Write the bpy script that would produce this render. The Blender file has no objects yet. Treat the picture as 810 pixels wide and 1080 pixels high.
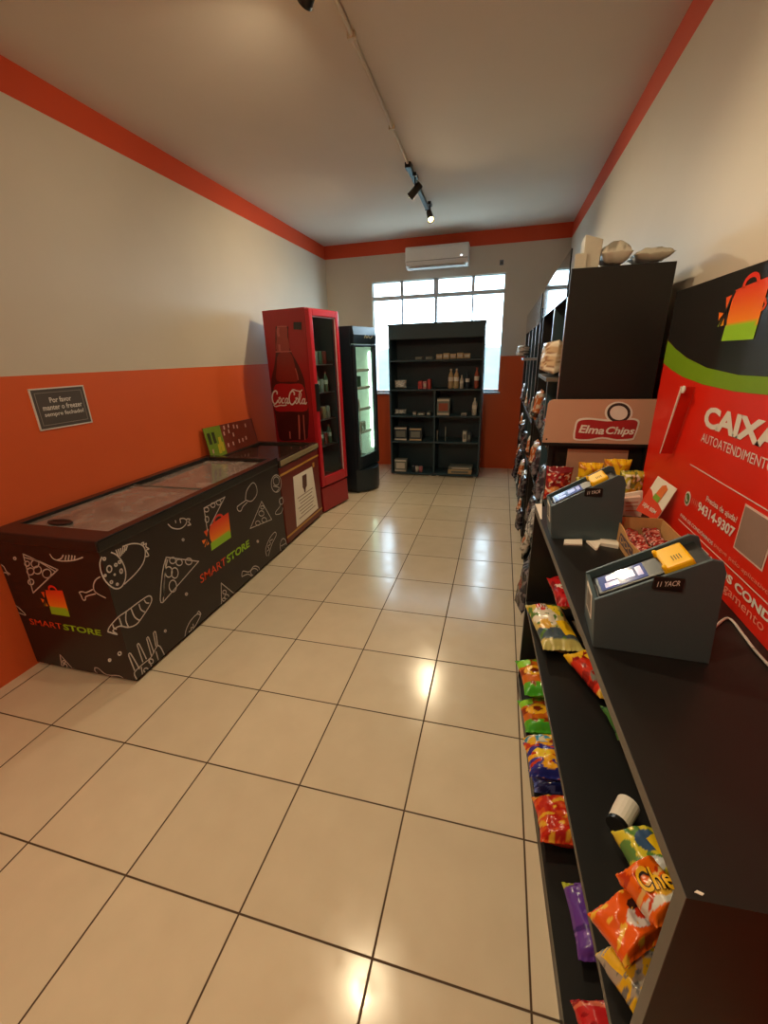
import bpy, bmesh, math, random
from mathutils import Vector, Matrix, noise
S = bpy.context.scene
COL = S.collection
PI = math.pi
rnd = random.Random(7)

# ------------------------------------------------------------------ camera
TILE = 0.43
YAW, PIT, ROLL = -0.2673, -0.3525, -0.0297
CAM = Vector((3.585 * TILE, -1.5124 * TILE, 3.7381 * TILE))
FPX = 447.0
_f = Vector((math.sin(YAW) * math.cos(PIT), math.cos(YAW) * math.cos(PIT), math.sin(PIT)))
_r0 = _f.cross(Vector((0, 0, 1))).normalized(); _u0 = _r0.cross(_f)
_r = _r0 * math.cos(ROLL) + _u0 * math.sin(ROLL); _u = _u0 * math.cos(ROLL) - _r0 * math.sin(ROLL)
cd = bpy.data.cameras.new('camera'); co = bpy.data.objects.new('camera', cd); COL.objects.link(co)
cd.sensor_fit = 'VERTICAL'; cd.sensor_height = 36; cd.sensor_width = 27; cd.lens = FPX / 1080 * 36
cd.clip_start = 0.02; cd.clip_end = 200
co.matrix_world = Matrix(((_r.x, _u.x, -_f.x, CAM.x), (_r.y, _u.y, -_f.y, CAM.y), (_r.z, _u.z, -_f.z, CAM.z), (0, 0, 0, 1)))
S.camera = co

# ------------------------------------------------------------------ exposure, sky, daylight
S.view_settings.view_transform = 'Standard'; S.view_settings.look = 'None'
S.view_settings.gamma = 1; S.view_settings.use_curve_mapping = False
S.view_settings.exposure = 0.5
W = bpy.data.worlds.new('sky'); S.world = W; W.use_nodes = True
bgn = W.node_tree.nodes['Background']; bgn.inputs[0].default_value = (0.68, 0.88, 1.0, 1); bgn.inputs[1].default_value = 9.5
pl_ = bpy.data.lights.new('window_portal', 'AREA'); pl_.shape = 'RECTANGLE'; pl_.size = 1.76; pl_.size_y = 1.48
pl_.cycles.is_portal = True
po = bpy.data.objects.new('window_portal', pl_); COL.objects.link(po)
po.location = (0.62, 5.72, 1.83); po.rotation_euler = (-PI / 2, 0, 0)
SPOT_WARM = (1.0, 0.80, 0.50)

# ------------------------------------------------------------------ helpers
def lin(c):
    return tuple((x / 12.92 if x <= 0.04045 else ((x + 0.055) / 1.055) ** 2.4) for x in c)
def rgb(r, g, b): return lin((r / 255, g / 255, b / 255))
def ray(px, py): return _f + _r * ((px - 405) / FPX) + _u * ((540 - py) / FPX)
def on(px, py, ax, v):
    d = ray(px, py); return CAM + d * ((v - CAM[ax]) / d[ax])
def onp(px, py, q, n):
    d = ray(px, py); n = Vector(n); return CAM + d * ((Vector(q) - CAM).dot(n) / d.dot(n))

MATS = {}
def mat(name, col, rough=0.5, metal=0.0, spec=0.5, emit=None, estr=0.0, bump=0.0, bscale=40.0, var=0.06, coat=0.0):
    if name in MATS: return MATS[name]
    m = bpy.data.materials.new(name); m.use_nodes = True; nt = m.node_tree; b = nt.nodes['Principled BSDF']
    c = rgb(*col)
    tc = nt.nodes.new('ShaderNodeTexCoord'); nz = nt.nodes.new('ShaderNodeTexNoise'); nz.inputs['Scale'].default_value = bscale
    nz.inputs['Detail'].default_value = 4
    nt.links.new(tc.outputs['Object'], nz.inputs['Vector'])
    mx = nt.nodes.new('ShaderNodeMix'); mx.data_type = 'RGBA'
    mx.inputs[6].default_value = (*[x * (1 - var) for x in c], 1); mx.inputs[7].default_value = (*[min(1, x * (1 + var)) for x in c], 1)
    nt.links.new(nz.outputs['Fac'], mx.inputs[0]); nt.links.new(mx.outputs[2], b.inputs['Base Color'])
    b.inputs['Roughness'].default_value = rough; b.inputs['Metallic'].default_value = metal
    b.inputs['Specular IOR Level'].default_value = spec; b.inputs['Coat Weight'].default_value = coat
    if emit:
        b.inputs['Emission Color'].default_value = (*rgb(*emit), 1); b.inputs['Emission Strength'].default_value = estr
    if bump:
        bp = nt.nodes.new('ShaderNodeBump'); bp.inputs['Strength'].default_value = bump; bp.inputs['Distance'].default_value = 0.004
        nt.links.new(nz.outputs['Fac'], bp.inputs['Height']); nt.links.new(bp.outputs[0], b.inputs['Normal'])
    MATS[name] = m; return m

def glass(name, tint=(255, 255, 255), ior=1.45, haze=0.0, hazecol=(220, 220, 215), rough=0.02):
    m = bpy.data.materials.new(name); m.use_nodes = True; nt = m.node_tree; nt.nodes.clear()
    out = nt.nodes.new('ShaderNodeOutputMaterial'); tr = nt.nodes.new('ShaderNodeBsdfTransparent'); gl = nt.nodes.new('ShaderNodeBsdfGlossy')
    tr.inputs[0].default_value = (*rgb(*tint), 1); gl.inputs['Roughness'].default_value = rough
    fr = nt.nodes.new('ShaderNodeFresnel'); gb = nt.nodes.new('ShaderNodeNewGeometry'); ml = nt.nodes.new('ShaderNodeMath'); ml.operation = 'MULTIPLY_ADD'
    nt.links.new(gb.outputs['Backfacing'], ml.inputs[0]); ml.inputs[1].default_value = 1 / ior - ior; ml.inputs[2].default_value = ior; nt.links.new(ml.outputs[0], fr.inputs[0]); mx = nt.nodes.new('ShaderNodeMixShader')
    src = tr.outputs[0]
    if haze:
        df = nt.nodes.new('ShaderNodeBsdfDiffuse'); df.inputs[0].default_value = (*rgb(*hazecol), 1)
        nz = nt.nodes.new('ShaderNodeTexNoise'); nz.inputs['Scale'].default_value = 9; nz.inputs['Detail'].default_value = 5
        tc = nt.nodes.new('ShaderNodeTexCoord'); nt.links.new(tc.outputs['Object'], nz.inputs['Vector'])
        mr = nt.nodes.new('ShaderNodeMapRange'); mr.inputs[1].default_value = 0.3; mr.inputs[2].default_value = 0.7
        mr.inputs[3].default_value = haze * 0.6; mr.inputs[4].default_value = min(1, haze * 1.4)
        nt.links.new(nz.outputs['Fac'], mr.inputs[0])
        m2 = nt.nodes.new('ShaderNodeMixShader'); nt.links.new(mr.outputs[0], m2.inputs[0])
        nt.links.new(tr.outputs[0], m2.inputs[1]); nt.links.new(df.outputs[0], m2.inputs[2]); src = m2.outputs[0]
    nt.links.new(fr.outputs[0], mx.inputs[0]); nt.links.new(src, mx.inputs[1]); nt.links.new(gl.outputs[0], mx.inputs[2])
    nt.links.new(mx.outputs[0], out.inputs[0]); MATS[name] = m; return m

def print_mat(name, rough, spec=0.5, bump=0.0):
    m = bpy.data.materials.new(name); m.use_nodes = True; nt = m.node_tree; b = nt.nodes['Principled BSDF']
    a = nt.nodes.new('ShaderNodeAttribute'); a.attribute_name = 'print'; nt.links.new(a.outputs['Color'], b.inputs['Base Color'])
    b.inputs['Roughness'].default_value = rough; b.inputs['Specular IOR Level'].default_value = spec
    if bump:
        nz = nt.nodes.new('ShaderNodeTexNoise'); nz.inputs['Scale'].default_value = 60; tc = nt.nodes.new('ShaderNodeTexCoord')
        nt.links.new(tc.outputs['Object'], nz.inputs['Vector']); bp = nt.nodes.new('ShaderNodeBump'); bp.inputs['Strength'].default_value = bump
        bp.inputs['Distance'].default_value = 0.003; nt.links.new(nz.outputs['Fac'], bp.inputs['Height']); nt.links.new(bp.outputs[0], b.inputs['Normal'])
    MATS[name] = m; return m

ROOT = {}
def thing(name, label, cat, loc=(0, 0, 0), rz=0.0, group=None, kind=None):
    o = bpy.data.objects.new(name, None); COL.objects.link(o); o.empty_display_size = 0.05
    o.location = loc; o.rotation_euler = (0, 0, rz)
    M = Matrix.Translation(loc) @ Matrix.Rotation(rz, 4, 'Z'); ROOT[o] = M
    tag(o, label, cat, group, kind); return o
def tag(o, label=None, cat=None, group=None, kind=None):
    if label: o['label'] = label
    if cat: o['category'] = cat
    if group: o['group'] = group
    if kind: o['kind'] = kind
    return o
def root_of(o):
    while o.parent: o = o.parent
    return o
def obj(name, bm, m, parent=None, local=False, bevel=0.0, smooth=False, solid=0.0):
    """link a bmesh as one object; geometry is in world space unless local (then in the thing's own space)"""
    if parent is not None and not local:
        bm.transform(ROOT.get(root_of(parent), Matrix.Identity(4)).inverted())
    bmesh.ops.recalc_face_normals(bm, faces=bm.faces)
    me = bpy.data.meshes.new(name); bm.to_mesh(me); bm.free()
    if isinstance(m, (list, tuple)):
        for x in m: me.materials.append(x)
    else: me.materials.append(m)
    o = bpy.data.objects.new(name, me); COL.objects.link(o)
    if parent is not None: o.parent = parent
    if smooth:
        for p in me.polygons: p.use_smooth = True
    if bevel:
        b = o.modifiers.new('bevel', 'BEVEL'); b.width = bevel; b.segments = 2; b.limit_method = 'ANGLE'; b.angle_limit = math.radians(40)
    return o
def B(): return bmesh.new()
def box(bm, x0, x1, y0, y1, z0, z1, M=None):
    v = [bm.verts.new((x, y, z)) for z in (z0, z1) for y in (y0, y1) for x in (x0, x1)]
    for f in ((0, 2, 3, 1), (4, 5, 7, 6), (0, 1, 5, 4), (2, 6, 7, 3), (0, 4, 6, 2), (1, 3, 7, 5)): bm.faces.new([v[i] for i in f])
    if M is not None:
        for q in v: q.co = M @ q.co
    return v
def prism(bm, poly, d):
    """closed polygon (3-D points) extruded along the vector d"""
    d = Vector(d); a = [bm.verts.new(p) for p in poly]; b = [bm.verts.new(Vector(p) + d) for p in poly]
    bm.faces.new(a); bm.faces.new(list(reversed(b))); n = len(a)
    for i in range(n): bm.faces.new((a[i], b[i], b[(i + 1) % n], a[(i + 1) % n]))
def tube(bm, pts, r, seg=8):
    pts = [Vector(p) for p in pts]; rings = []
    for i, p in enumerate(pts):
        t = (pts[min(i + 1, len(pts) - 1)] - pts[max(i - 1, 0)]).normalized()
        a = t.cross(Vector((0, 0, 1)) if abs(t.z) < 0.9 else Vector((1, 0, 0))).normalized(); c = t.cross(a)
        rr = r[i] if isinstance(r, (list, tuple)) else r
        rings.append([bm.verts.new(p + (a * math.cos(2 * PI * k / seg) + c * math.sin(2 * PI * k / seg)) * rr) for k in range(seg)])
    for i in range(len(rings) - 1):
        for k in range(seg): bm.faces.new((rings[i][k], rings[i][(k + 1) % seg], rings[i + 1][(k + 1) % seg], rings[i + 1][k]))
    bm.faces.new(list(reversed(rings[0]))); bm.faces.new(rings[-1])
def lathe(bm, prof, M=None, seg=20):
    rings = []
    for r, z in prof:
        rings.append([bm.verts.new((r * math.cos(2 * PI * k / seg), r * math.sin(2 * PI * k / seg), z)) for k in range(seg)])
    for i in range(len(rings) - 1):
        for k in range(seg): bm.faces.new((rings[i][k], rings[i][(k + 1) % seg], rings[i + 1][(k + 1) % seg], rings[i + 1][k]))
    bm.faces.new(list(reversed(rings[0]))); bm.faces.new(rings[-1])
    if M is not None:
        for rg in rings:
            for v in rg: v.co = M @ v.co
def smoothline(pts, n=4, closed=False):
    P = [Vector(p) for p in pts]; N = len(P); out = []
    rg = range(N if closed else N - 1)
    for i in rg:
        p0 = P[(i - 1) % N] if closed or i > 0 else P[i]; p1 = P[i]; p2 = P[(i + 1) % N]
        p3 = P[(i + 2) % N] if closed or i + 2 < N else p2
        for k in range(n):
            t = k / n
            out.append(0.5 * ((2 * p1) + (p2 - p0) * t + (2 * p0 - 5 * p1 + 4 * p2 - p3) * t * t + (3 * p1 - p0 - 3 * p2 + p3) * t ** 3))
    if closed: out.append(out[0].copy())
    else: out.append(P[-1])
    return out
def ribbon(bm, pts, w, nrm, lift=0.0015):
    nrm = Vector(nrm).normalized(); prev = None; pts = [Vector(p) for p in pts]
    for i, p in enumerate(pts):
        t = pts[min(i + 1, len(pts) - 1)] - pts[max(i - 1, 0)]
        if t.length < 1e-7: continue
        s = nrm.cross(t.normalized()); ww = w[i] if isinstance(w, list) else w
        a = bm.verts.new(p + s * ww / 2 + nrm * lift); b = bm.verts.new(p - s * ww / 2 + nrm * lift)
        if prev: bm.faces.new((prev[0], prev[1], b, a))
        prev = (a, b)
def flat(bm, pts, nrm, lift=0.001, th=0.0006):
    """a thin printed patch with a little thickness"""
    n = Vector(nrm).normalized(); prism(bm, [Vector(p) + n * lift for p in pts], n * th)
def text_mesh(s, bold=0.0, shear=0.0, ext=0.0, space=1.0, align='CENTER', lines=1.0):
    cu = bpy.data.curves.new('lettering', 'FONT'); cu.body = s; cu.size = 1; cu.offset = bold; cu.shear = shear; cu.extrude = ext
    cu.space_character = space; cu.align_x = align; cu.resolution_u = 3; cu.space_line = lines
    o = bpy.data.objects.new('lettering', cu); COL.objects.link(o)
    bpy.context.view_layer.update()
    me = bpy.data.meshes.new_from_object(o.evaluated_get(bpy.context.evaluated_depsgraph_get()))
    bpy.data.objects.remove(o); bm = B(); bm.from_mesh(me); bpy.data.meshes.remove(me); return bm
def text(name, s, m, parent, p0, p1, up, h, bold=0.0, shear=0.0, lift=0.002, space=1.0, align='CENTER', lines=1.0, local=False):
    """lettering whose box runs from p0 (bottom left) to p1 (bottom right) and is h high along up"""
    bm = text_mesh(s, bold, shear, 0.0, space, align, lines)
    xs = [v.co.x for v in bm.verts]; ys = [v.co.y for v in bm.verts]; x0, x1, y0, y1 = min(xs), max(xs), min(ys), max(ys)
    p0, p1, up = Vector(p0), Vector(p1), Vector(up).normalized(); X = p1 - p0; n = X.normalized().cross(up)
    for v in bm.verts:
        v.co = p0 + X * ((v.co.x - x0) / (x1 - x0)) + up * (h * (v.co.y - y0) / (y1 - y0)) + n * lift
    return obj(name, bm, m, parent, local)
def colour(o, fn):
    """printed colours: fn(local position) -> 0..255 rgb"""
    at = o.data.color_attributes.new('print', 'FLOAT_COLOR', 'POINT')
    for i, v in enumerate(o.data.vertices): at.data[i].color = (*rgb(*fn(v.co)), 1)

# ------------------------------------------------------------------ materials
M_black = mat('black_laminate', (27, 26, 26), 0.42, spec=0.4, bscale=25, var=0.15, bump=0.05)
M_hazed = mat('hazed_dark_laminate', (46, 72, 84), 0.45, bscale=20, var=0.1)  # dark board; teal lift is window glare haze put into the colour
M_edge = mat('grey_edge_band', (92, 88, 82), 0.4, bscale=30)
M_gloss = mat('gloss_black_acrylic', (20, 26, 30), 0.06, spec=0.8, bscale=12)
M_blackpl = mat('black_plastic', (26, 26, 27), 0.35, bscale=80)
M_white = mat('white_paint_metal', (232, 232, 230), 0.4, bscale=30, var=0.03)
M_paper = mat('white_paper', (236, 228, 216), 0.75, bscale=60, var=0.03)
M_ink = mat('white_print', (226, 222, 216), 0.5, bscale=60, var=0.03)
M_doodle = mat('chalk_white_print', (204, 196, 190), 0.5, bscale=60, var=0.05)
M_red = mat('red_enamel', (152, 26, 34), 0.3, bscale=20, var=0.05)
M_reddk = mat('dark_red_enamel', (126, 14, 24), 0.35, bscale=20, var=0.05)
M_maroon = mat('maroon_wrap', (104, 30, 24), 0.42, bscale=18, var=0.12)
M_gold = mat('gold_stripe', (190, 140, 60), 0.4, bscale=30)
M_wrap = mat('black_vinyl_wrap', (38, 28, 26), 0.4, bscale=14, var=0.1)
M_green = mat('lime_print', (150, 200, 30), 0.5)
M_orange = mat('orange_red_print', (226, 74, 28), 0.5)
M_yellow = mat('yellow_plastic', (250, 196, 10), 0.32, var=0.03)
M_teal = mat('slate_teal_plastic', (66, 84, 92), 0.5, bscale=120, bump=0.05)
M_screen = mat('lit_screen', (20, 24, 40), 0.08, emit=(120, 130, 190), estr=0.25)
M_card = mat('cardboard', (196, 150, 96), 0.8, bscale=70, var=0.1)
M_cardin = mat('cardboard_inside', (150, 112, 76), 0.85, bscale=70, var=0.1)
M_tan = mat('tan_display_board', (196, 152, 128), 0.6, bscale=10, var=0.04)
M_steel = mat('brushed_steel', (190, 190, 190), 0.3, metal=0.9)
M_sticker = mat('yellow_price_sticker', (252, 206, 24), 0.55, var=0.03)
M_greydk = mat('dark_grey_plate', (84, 78, 74), 0.5, bscale=30)
M_frost = mat('frosted_liner', (214, 212, 210), 0.6, bscale=15, bump=0.3)
M_cable = mat('white_cable', (220, 214, 208), 0.5)
M_film = print_mat('printed_film', 0.24, 0.6, 0.25)
M_printed = print_mat('printed_card', 0.5)
G_window = glass('window_glass', (250, 253, 255))
G_door = glass('cooler_glass', (222, 232, 230), 1.5)
G_lid = glass('hazy_lid_glass', (225, 222, 220), 1.5, haze=0.42, hazecol=(196, 180, 170), rough=0.08)  # patchy pale diffuse mixed into the clear glass
G_lid2 = glass('dark_lid_glass', (110, 90, 80), 1.5, haze=0.15, hazecol=(120, 96, 84), rough=0.05)
G_plain = glass('clear_plastic', (235, 235, 235), 1.45)

# ------------------------------------------------------------------ the room
XL, XR, YB, YF, ZC = -0.940, 2.259, 5.686, -2.2, 3.051
ZS, ZO = 2.886, 1.561
def painted(name, bands):
    """wall paint in horizontal bands by height: (z, colour) from the floor up"""
    m = bpy.data.materials.new(name); m.use_nodes = True; nt = m.node_tree; b = nt.nodes['Principled BSDF']
    ge = nt.nodes.new('ShaderNodeNewGeometry'); sp = nt.nodes.new('ShaderNodeSeparateXYZ'); nt.links.new(ge.outputs['Position'], sp.inputs[0])
    nz = nt.nodes.new('ShaderNodeTexNoise'); nz.inputs['Scale'].default_value = 3; nz.inputs['Detail'].default_value = 6
    nt.links.new(ge.outputs['Position'], nz.inputs['Vector'])
    rp = nt.nodes.new('ShaderNodeValToRGB'); rp.color_ramp.interpolation = 'CONSTANT'
    dv = nt.nodes.new('ShaderNodeMath'); dv.operation = 'DIVIDE'; dv.inputs[1].default_value = 3.2
    nt.links.new(sp.outputs[2], dv.inputs[0]); nt.links.new(dv.outputs[0], rp.inputs[0])
    el = rp.color_ramp.elements
    el[0].position = 0; el[0].color = (*rgb(*bands[0][1]), 1); el[1].position = bands[1][0] / 3.2; el[1].color = (*rgb(*bands[1][1]), 1)
    for z, c in bands[2:]:
        e = el.new(z / 3.2); e.color = (*rgb(*c), 1)
    hs = nt.nodes.new('ShaderNodeHueSaturation'); mr = nt.nodes.new('ShaderNodeMapRange'); mr.inputs[3].default_value = 0.96; mr.inputs[4].default_value = 1.04
    nt.links.new(nz.outputs['Fac'], mr.inputs[0]); nt.links.new(mr.outputs[0], hs.inputs['Value']); nt.links.new(rp.outputs[0], hs.inputs['Color'])
    nt.links.new(hs.outputs[0], b.inputs['Base Color']); b.inputs['Roughness'].default_value = 0.55; b.inputs['Specular IOR Level'].default_value = 0.35
    bp = nt.nodes.new('ShaderNodeBump'); bp.inputs['Strength'].default_value = 0.06; n2 = nt.nodes.new('ShaderNodeTexNoise'); n2.inputs['Scale'].default_value = 90
    nt.links.new(ge.outputs['Position'], n2.inputs['Vector']); nt.links.new(n2.outputs['Fac'], bp.inputs['Height']); bp.inputs['Distance'].default_value = 0.003
    nt.links.new(bp.outputs[0], b.inputs['Normal'])
    return m
ORG, WHT, STR = (222, 98, 48), (208, 200, 186), (208, 78, 44)
M_wall = painted('painted_wall', [(0, ORG), (ZO, WHT), (ZS, STR)])
M_wallw = painted('painted_wall_plain', [(0, ORG), (ZO, WHT), (ZS, STR)])
M_ceil = mat('ceiling_paint', (222, 214, 204), 0.8, bscale=2.5, var=0.04)

def struct(name, bm, m, parent=None, **k):
    o = obj(name, bm, m, parent, **k)
    if parent is None: o['kind'] = 'structure'
    return o
# tiled floor
fm = bpy.data.materials.new('ceramic_floor_tiles'); fm.use_nodes = True; nt = fm.node_tree; b = nt.nodes['Principled BSDF']
ge = nt.nodes.new('ShaderNodeNewGeometry'); sp = nt.nodes.new('ShaderNodeSeparateXYZ'); nt.links.new(ge.outputs['Position'], sp.inputs[0])
def mth(op, a, c=None):
    n = nt.nodes.new('ShaderNodeMath'); n.operation = op
    for i, v in enumerate((a, c)):
        if v is None: continue
        if hasattr(v, 'node'): nt.links.new(v, n.inputs[i])
        else: n.inputs[i].default_value = v
    return n.outputs[0]
def groove(o):
    t = mth('ADD', mth('DIVIDE', o, TILE), 50.0); fr = mth('FRACT', t); d = mth('MINIMUM', fr, mth('SUBTRACT', 1.0, fr)); return d, mth('FLOOR', mth('ADD', t, 0.0))
dx, ix = groove(sp.outputs[0]); dy, iy = groove(sp.outputs[1]); dd = mth('MINIMUM', dx, dy)
mk = nt.nodes.new('ShaderNodeMapRange'); mk.inputs[1].default_value = 0.0055; mk.inputs[2].default_value = 0.009; nt.links.new(dd, mk.inputs[0])
cv = nt.nodes.new('ShaderNodeCombineXYZ'); nt.links.new(ix, cv.inputs[0]); nt.links.new(iy, cv.inputs[1])
wn = nt.nodes.new('ShaderNodeTexWhiteNoise'); nt.links.new(cv.outputs[0], wn.inputs['Vector'])
nz = nt.nodes.new('ShaderNodeTexNoise'); nz.inputs['Scale'].default_value = 7; nz.inputs['Detail'].default_value = 8; nt.links.new(ge.outputs['Position'], nz.inputs['Vector'])
tcol = nt.nodes.new('ShaderNodeMix'); tcol.data_type = 'RGBA'; tcol.inputs[6].default_value = (*rgb(208, 192, 166), 1); tcol.inputs[7].default_value = (*rgb(224, 208, 182), 1)
nt.links.new(nz.outputs['Fac'], tcol.inputs[0])
hs = nt.nodes.new('ShaderNodeHueSaturation'); mr = nt.nodes.new('ShaderNodeMapRange'); mr.inputs[3].default_value = 0.95; mr.inputs[4].default_value = 1.04
nt.links.new(wn.outputs['Value'], mr.inputs[0]); nt.links.new(mr.outputs[0], hs.inputs['Value']); nt.links.new(tcol.outputs[2], hs.inputs['Color'])
gm = nt.nodes.new('ShaderNodeMix'); gm.data_type = 'RGBA'; gm.inputs[6].default_value = (*rgb(78, 58, 38), 1)
nt.links.new(mk.outputs[0], gm.inputs[0]); nt.links.new(hs.outputs[0], gm.inputs[7]); nt.links.new(gm.outputs[2], b.inputs['Base Color'])
n3 = nt.nodes.new('ShaderNodeTexNoise'); n3.inputs['Scale'].default_value = 14; n3.inputs['Detail'].default_value = 6; nt.links.new(ge.outputs['Position'], n3.inputs['Vector'])
rr = nt.nodes.new('ShaderNodeMapRange'); rr.inputs[1].default_value = 0.3; rr.inputs[2].default_value = 0.7; rr.inputs[3].default_value = 0.13; rr.inputs[4].default_value = 0.24
nt.links.new(n3.outputs['Fac'], rr.inputs[0])
rm = nt.nodes.new('ShaderNodeMix'); rm.inputs[2].default_value = 0.8; nt.links.new(mk.outputs[0], rm.inputs[0]); nt.links.new(rr.outputs[0], rm.inputs[3]); nt.links.new(rm.outputs[0], b.inputs['Roughness'])
b.inputs['Specular IOR Level'].default_value = 0.5
bp = nt.nodes.new('ShaderNodeBump'); bp.inputs['Strength'].default_value = 0.5; bp.inputs['Distance'].default_value = 0.002
hh = mth('ADD', mk.outputs[0], mth('MULTIPLY', nz.outputs['Fac'], 0.25)); nt.links.new(hh, bp.inputs['Height']); nt.links.new(bp.outputs[0], b.inputs['Normal'])

bm = B(); box(bm, XL - 0.15, XR + 0.15, YF - 0.15, YB + 0.2, -0.1, 0); struct('floor', bm, fm)
bm = B(); box(bm, XL - 0.15, XR + 0.15, YF - 0.15, YB + 0.2, ZC, ZC + 0.1); struct('ceiling', bm, M_ceil)
bm = B(); box(bm, XL - 0.15, XL, YF - 0.15, YB + 0.2, 0, ZC); struct('wall_left', bm, M_wall)
bm = B(); box(bm, XR, XR + 0.15, YF - 0.15, YB + 0.2, 0, ZC); struct('wall_right', bm, M_wall)
bm = B(); box(bm, XL, XR, YF - 0.15, YF, 0, ZC); struct('wall_front', bm, M_wallw)
WX0, WX1, WZ0, WZ1 = -0.27, 1.515, 1.095, 2.565
bm = B()
box(bm, XL, WX0, YB, YB + 0.2, 0, ZC); box(bm, WX1, XR, YB, YB + 0.2, 0, ZC)
box(bm, WX0, WX1, YB, YB + 0.2, 0, WZ0); box(bm, WX0, WX1, YB, YB + 0.2, WZ1, ZC)
struct('wall_back', bm, M_wall)
# window: four columns, small panes above large ones
win = bpy.data.objects.new('window_1', None); COL.objects.link(win); win['kind'] = 'structure'; ROOT[win] = Matrix.Identity(4)
cols = [(-0.268, 0.125), (0.165, 0.585), (0.648, 1.088), (1.128, 1.51)]
ZT0, ZT1 = 2.335, 2.385
M_frame = mat('white_window_frame', (206, 214, 218), 0.4, var=0.03)
bm = B(); y0, y1 = YB + 0.03, YB + 0.09
box(bm, WX0, WX1, y0, y1, WZ1 - 0.012, WZ1); box(bm, WX0, WX1, y0, y1, WZ0, WZ0 + 0.03)
box(bm, WX0, WX0 + 0.012, y0, y1, WZ0, WZ1); box(bm, WX1 - 0.012, WX1, y0, y1, WZ0, WZ1)
box(bm, WX0, WX1, y0 - 0.004, y1 + 0.004, ZT0, ZT1)
for a, c in ((0.125, 0.165), (0.585, 0.648), (1.088, 1.128)):
    box(bm, a, c, y0, y1, ZT1, WZ1)
box(bm, 0.598, 0.635, y0, y1, WZ0, ZT0); box(bm, 0.135, 0.157, y0 + 0.01, y1 - 0.01, WZ0, ZT0); box(bm, 1.097, 1.119, y0 + 0.01, y1 - 0.01, WZ0, ZT0)
obj('window_frame', bm, M_frame, win, bevel=0.002)
for a, c in cols:
    for q, w in ((WZ0 + 0.02, ZT0 + 0.01), (ZT1 - 0.01, WZ1 - 0.005)):
        bm = B(); box(bm, a - 0.01, c + 0.01, YB + 0.058, YB + 0.062, q, w); obj('window_pane', bm, G_window, win)
bm = B(); box(bm, WX0 - 0.02, WX1 + 0.02, YB - 0.03, YB + 0.2, WZ0 - 0.025, WZ0); obj('window_sill', bm, M_frame, win, bevel=0.004)
# slope with brush beyond the window
M_hill = mat('pale_green_slope', (84, 102, 102), 0.9, bscale=3, var=0.35, bump=0.3)
bm = B(); N = 40
g = [[bm.verts.new((-9 + 18 * i / N, 11 + 5 * j / 8, -1.0 + (2.75 + 0.3 * noise.noise(Vector((i * 0.35, j * 0.5, 3))) + 0.12 * noise.noise(Vector((i * 1.4, j, 8)))) * min(1, j / 4.0))) for i in range(N + 1)] for j in range(9)]
for j in range(8):
    for i in range(N): bm.faces.new((g[j][i], g[j][i + 1], g[j + 1][i + 1], g[j + 1][i]))
struct('hill', bm, M_hill, smooth=True)
bm = B(); box(bm, -9, 9, YB + 0.2, 11.2, -1.2, -1.0); struct('ground', bm, mat('pale_yard', (170, 170, 160), 0.9))

# air conditioner high on the back wall
t = thing('air_conditioner', 'white wall-mounted air conditioner just under the ceiling above the window', 'air conditioner', (0.65, YB, 2.65))
prof = [(YB, 2.665), (YB, 2.905), (YB - 0.19, 2.905), (YB - 0.215, 2.88), (YB - 0.215, 2.74), (YB - 0.19, 2.69), (YB - 0.12, 2.655)]
bm = B(); prism(bm, [(0.25, y, z) for y, z in prof], (0.80, 0, 0)); obj('body', bm, M_white, t, bevel=0.006)
bm = B(); box(bm, 0.29, 1.01, YB - 0.195, YB - 0.13, 2.662, 2.672, ); obj('air_flap', bm, mat('pale_grey_flap', (190, 194, 196), 0.4), t, bevel=0.002)
bm = B(); box(bm, 0.26, 1.04, YB - 0.2175, YB - 0.2145, 2.735, 2.739); obj('panel_seam', bm, M_edge, t)
bm = B(); lathe(bm, [(0.007, 0), (0.006, 0.003)], Matrix.Translation((0.965, YB - 0.2145, 2.762)) @ Matrix.Rotation(PI / 2, 4, 'X'), 10)
obj('indicator_light', bm, mat('white_led', (250, 250, 250), 0.3, emit=(235, 245, 255), estr=6), t)
t = thing('wall_sensor', 'small grey box on the back wall beside the window corner', 'sensor', (1.453, YB, 2.65))
bm = B(); box(bm, 1.43, 1.478, YB - 0.03, YB, 2.652, 2.706); obj('housing', bm, mat('grey_box', (110, 118, 126), 0.5), t, bevel=0.004)
bm = B(); box(bm, 1.44, 1.468, YB - 0.034, YB - 0.029, 2.665, 2.69); obj('cover_plate', bm, M_greydk, t, bevel=0.002)

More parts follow.
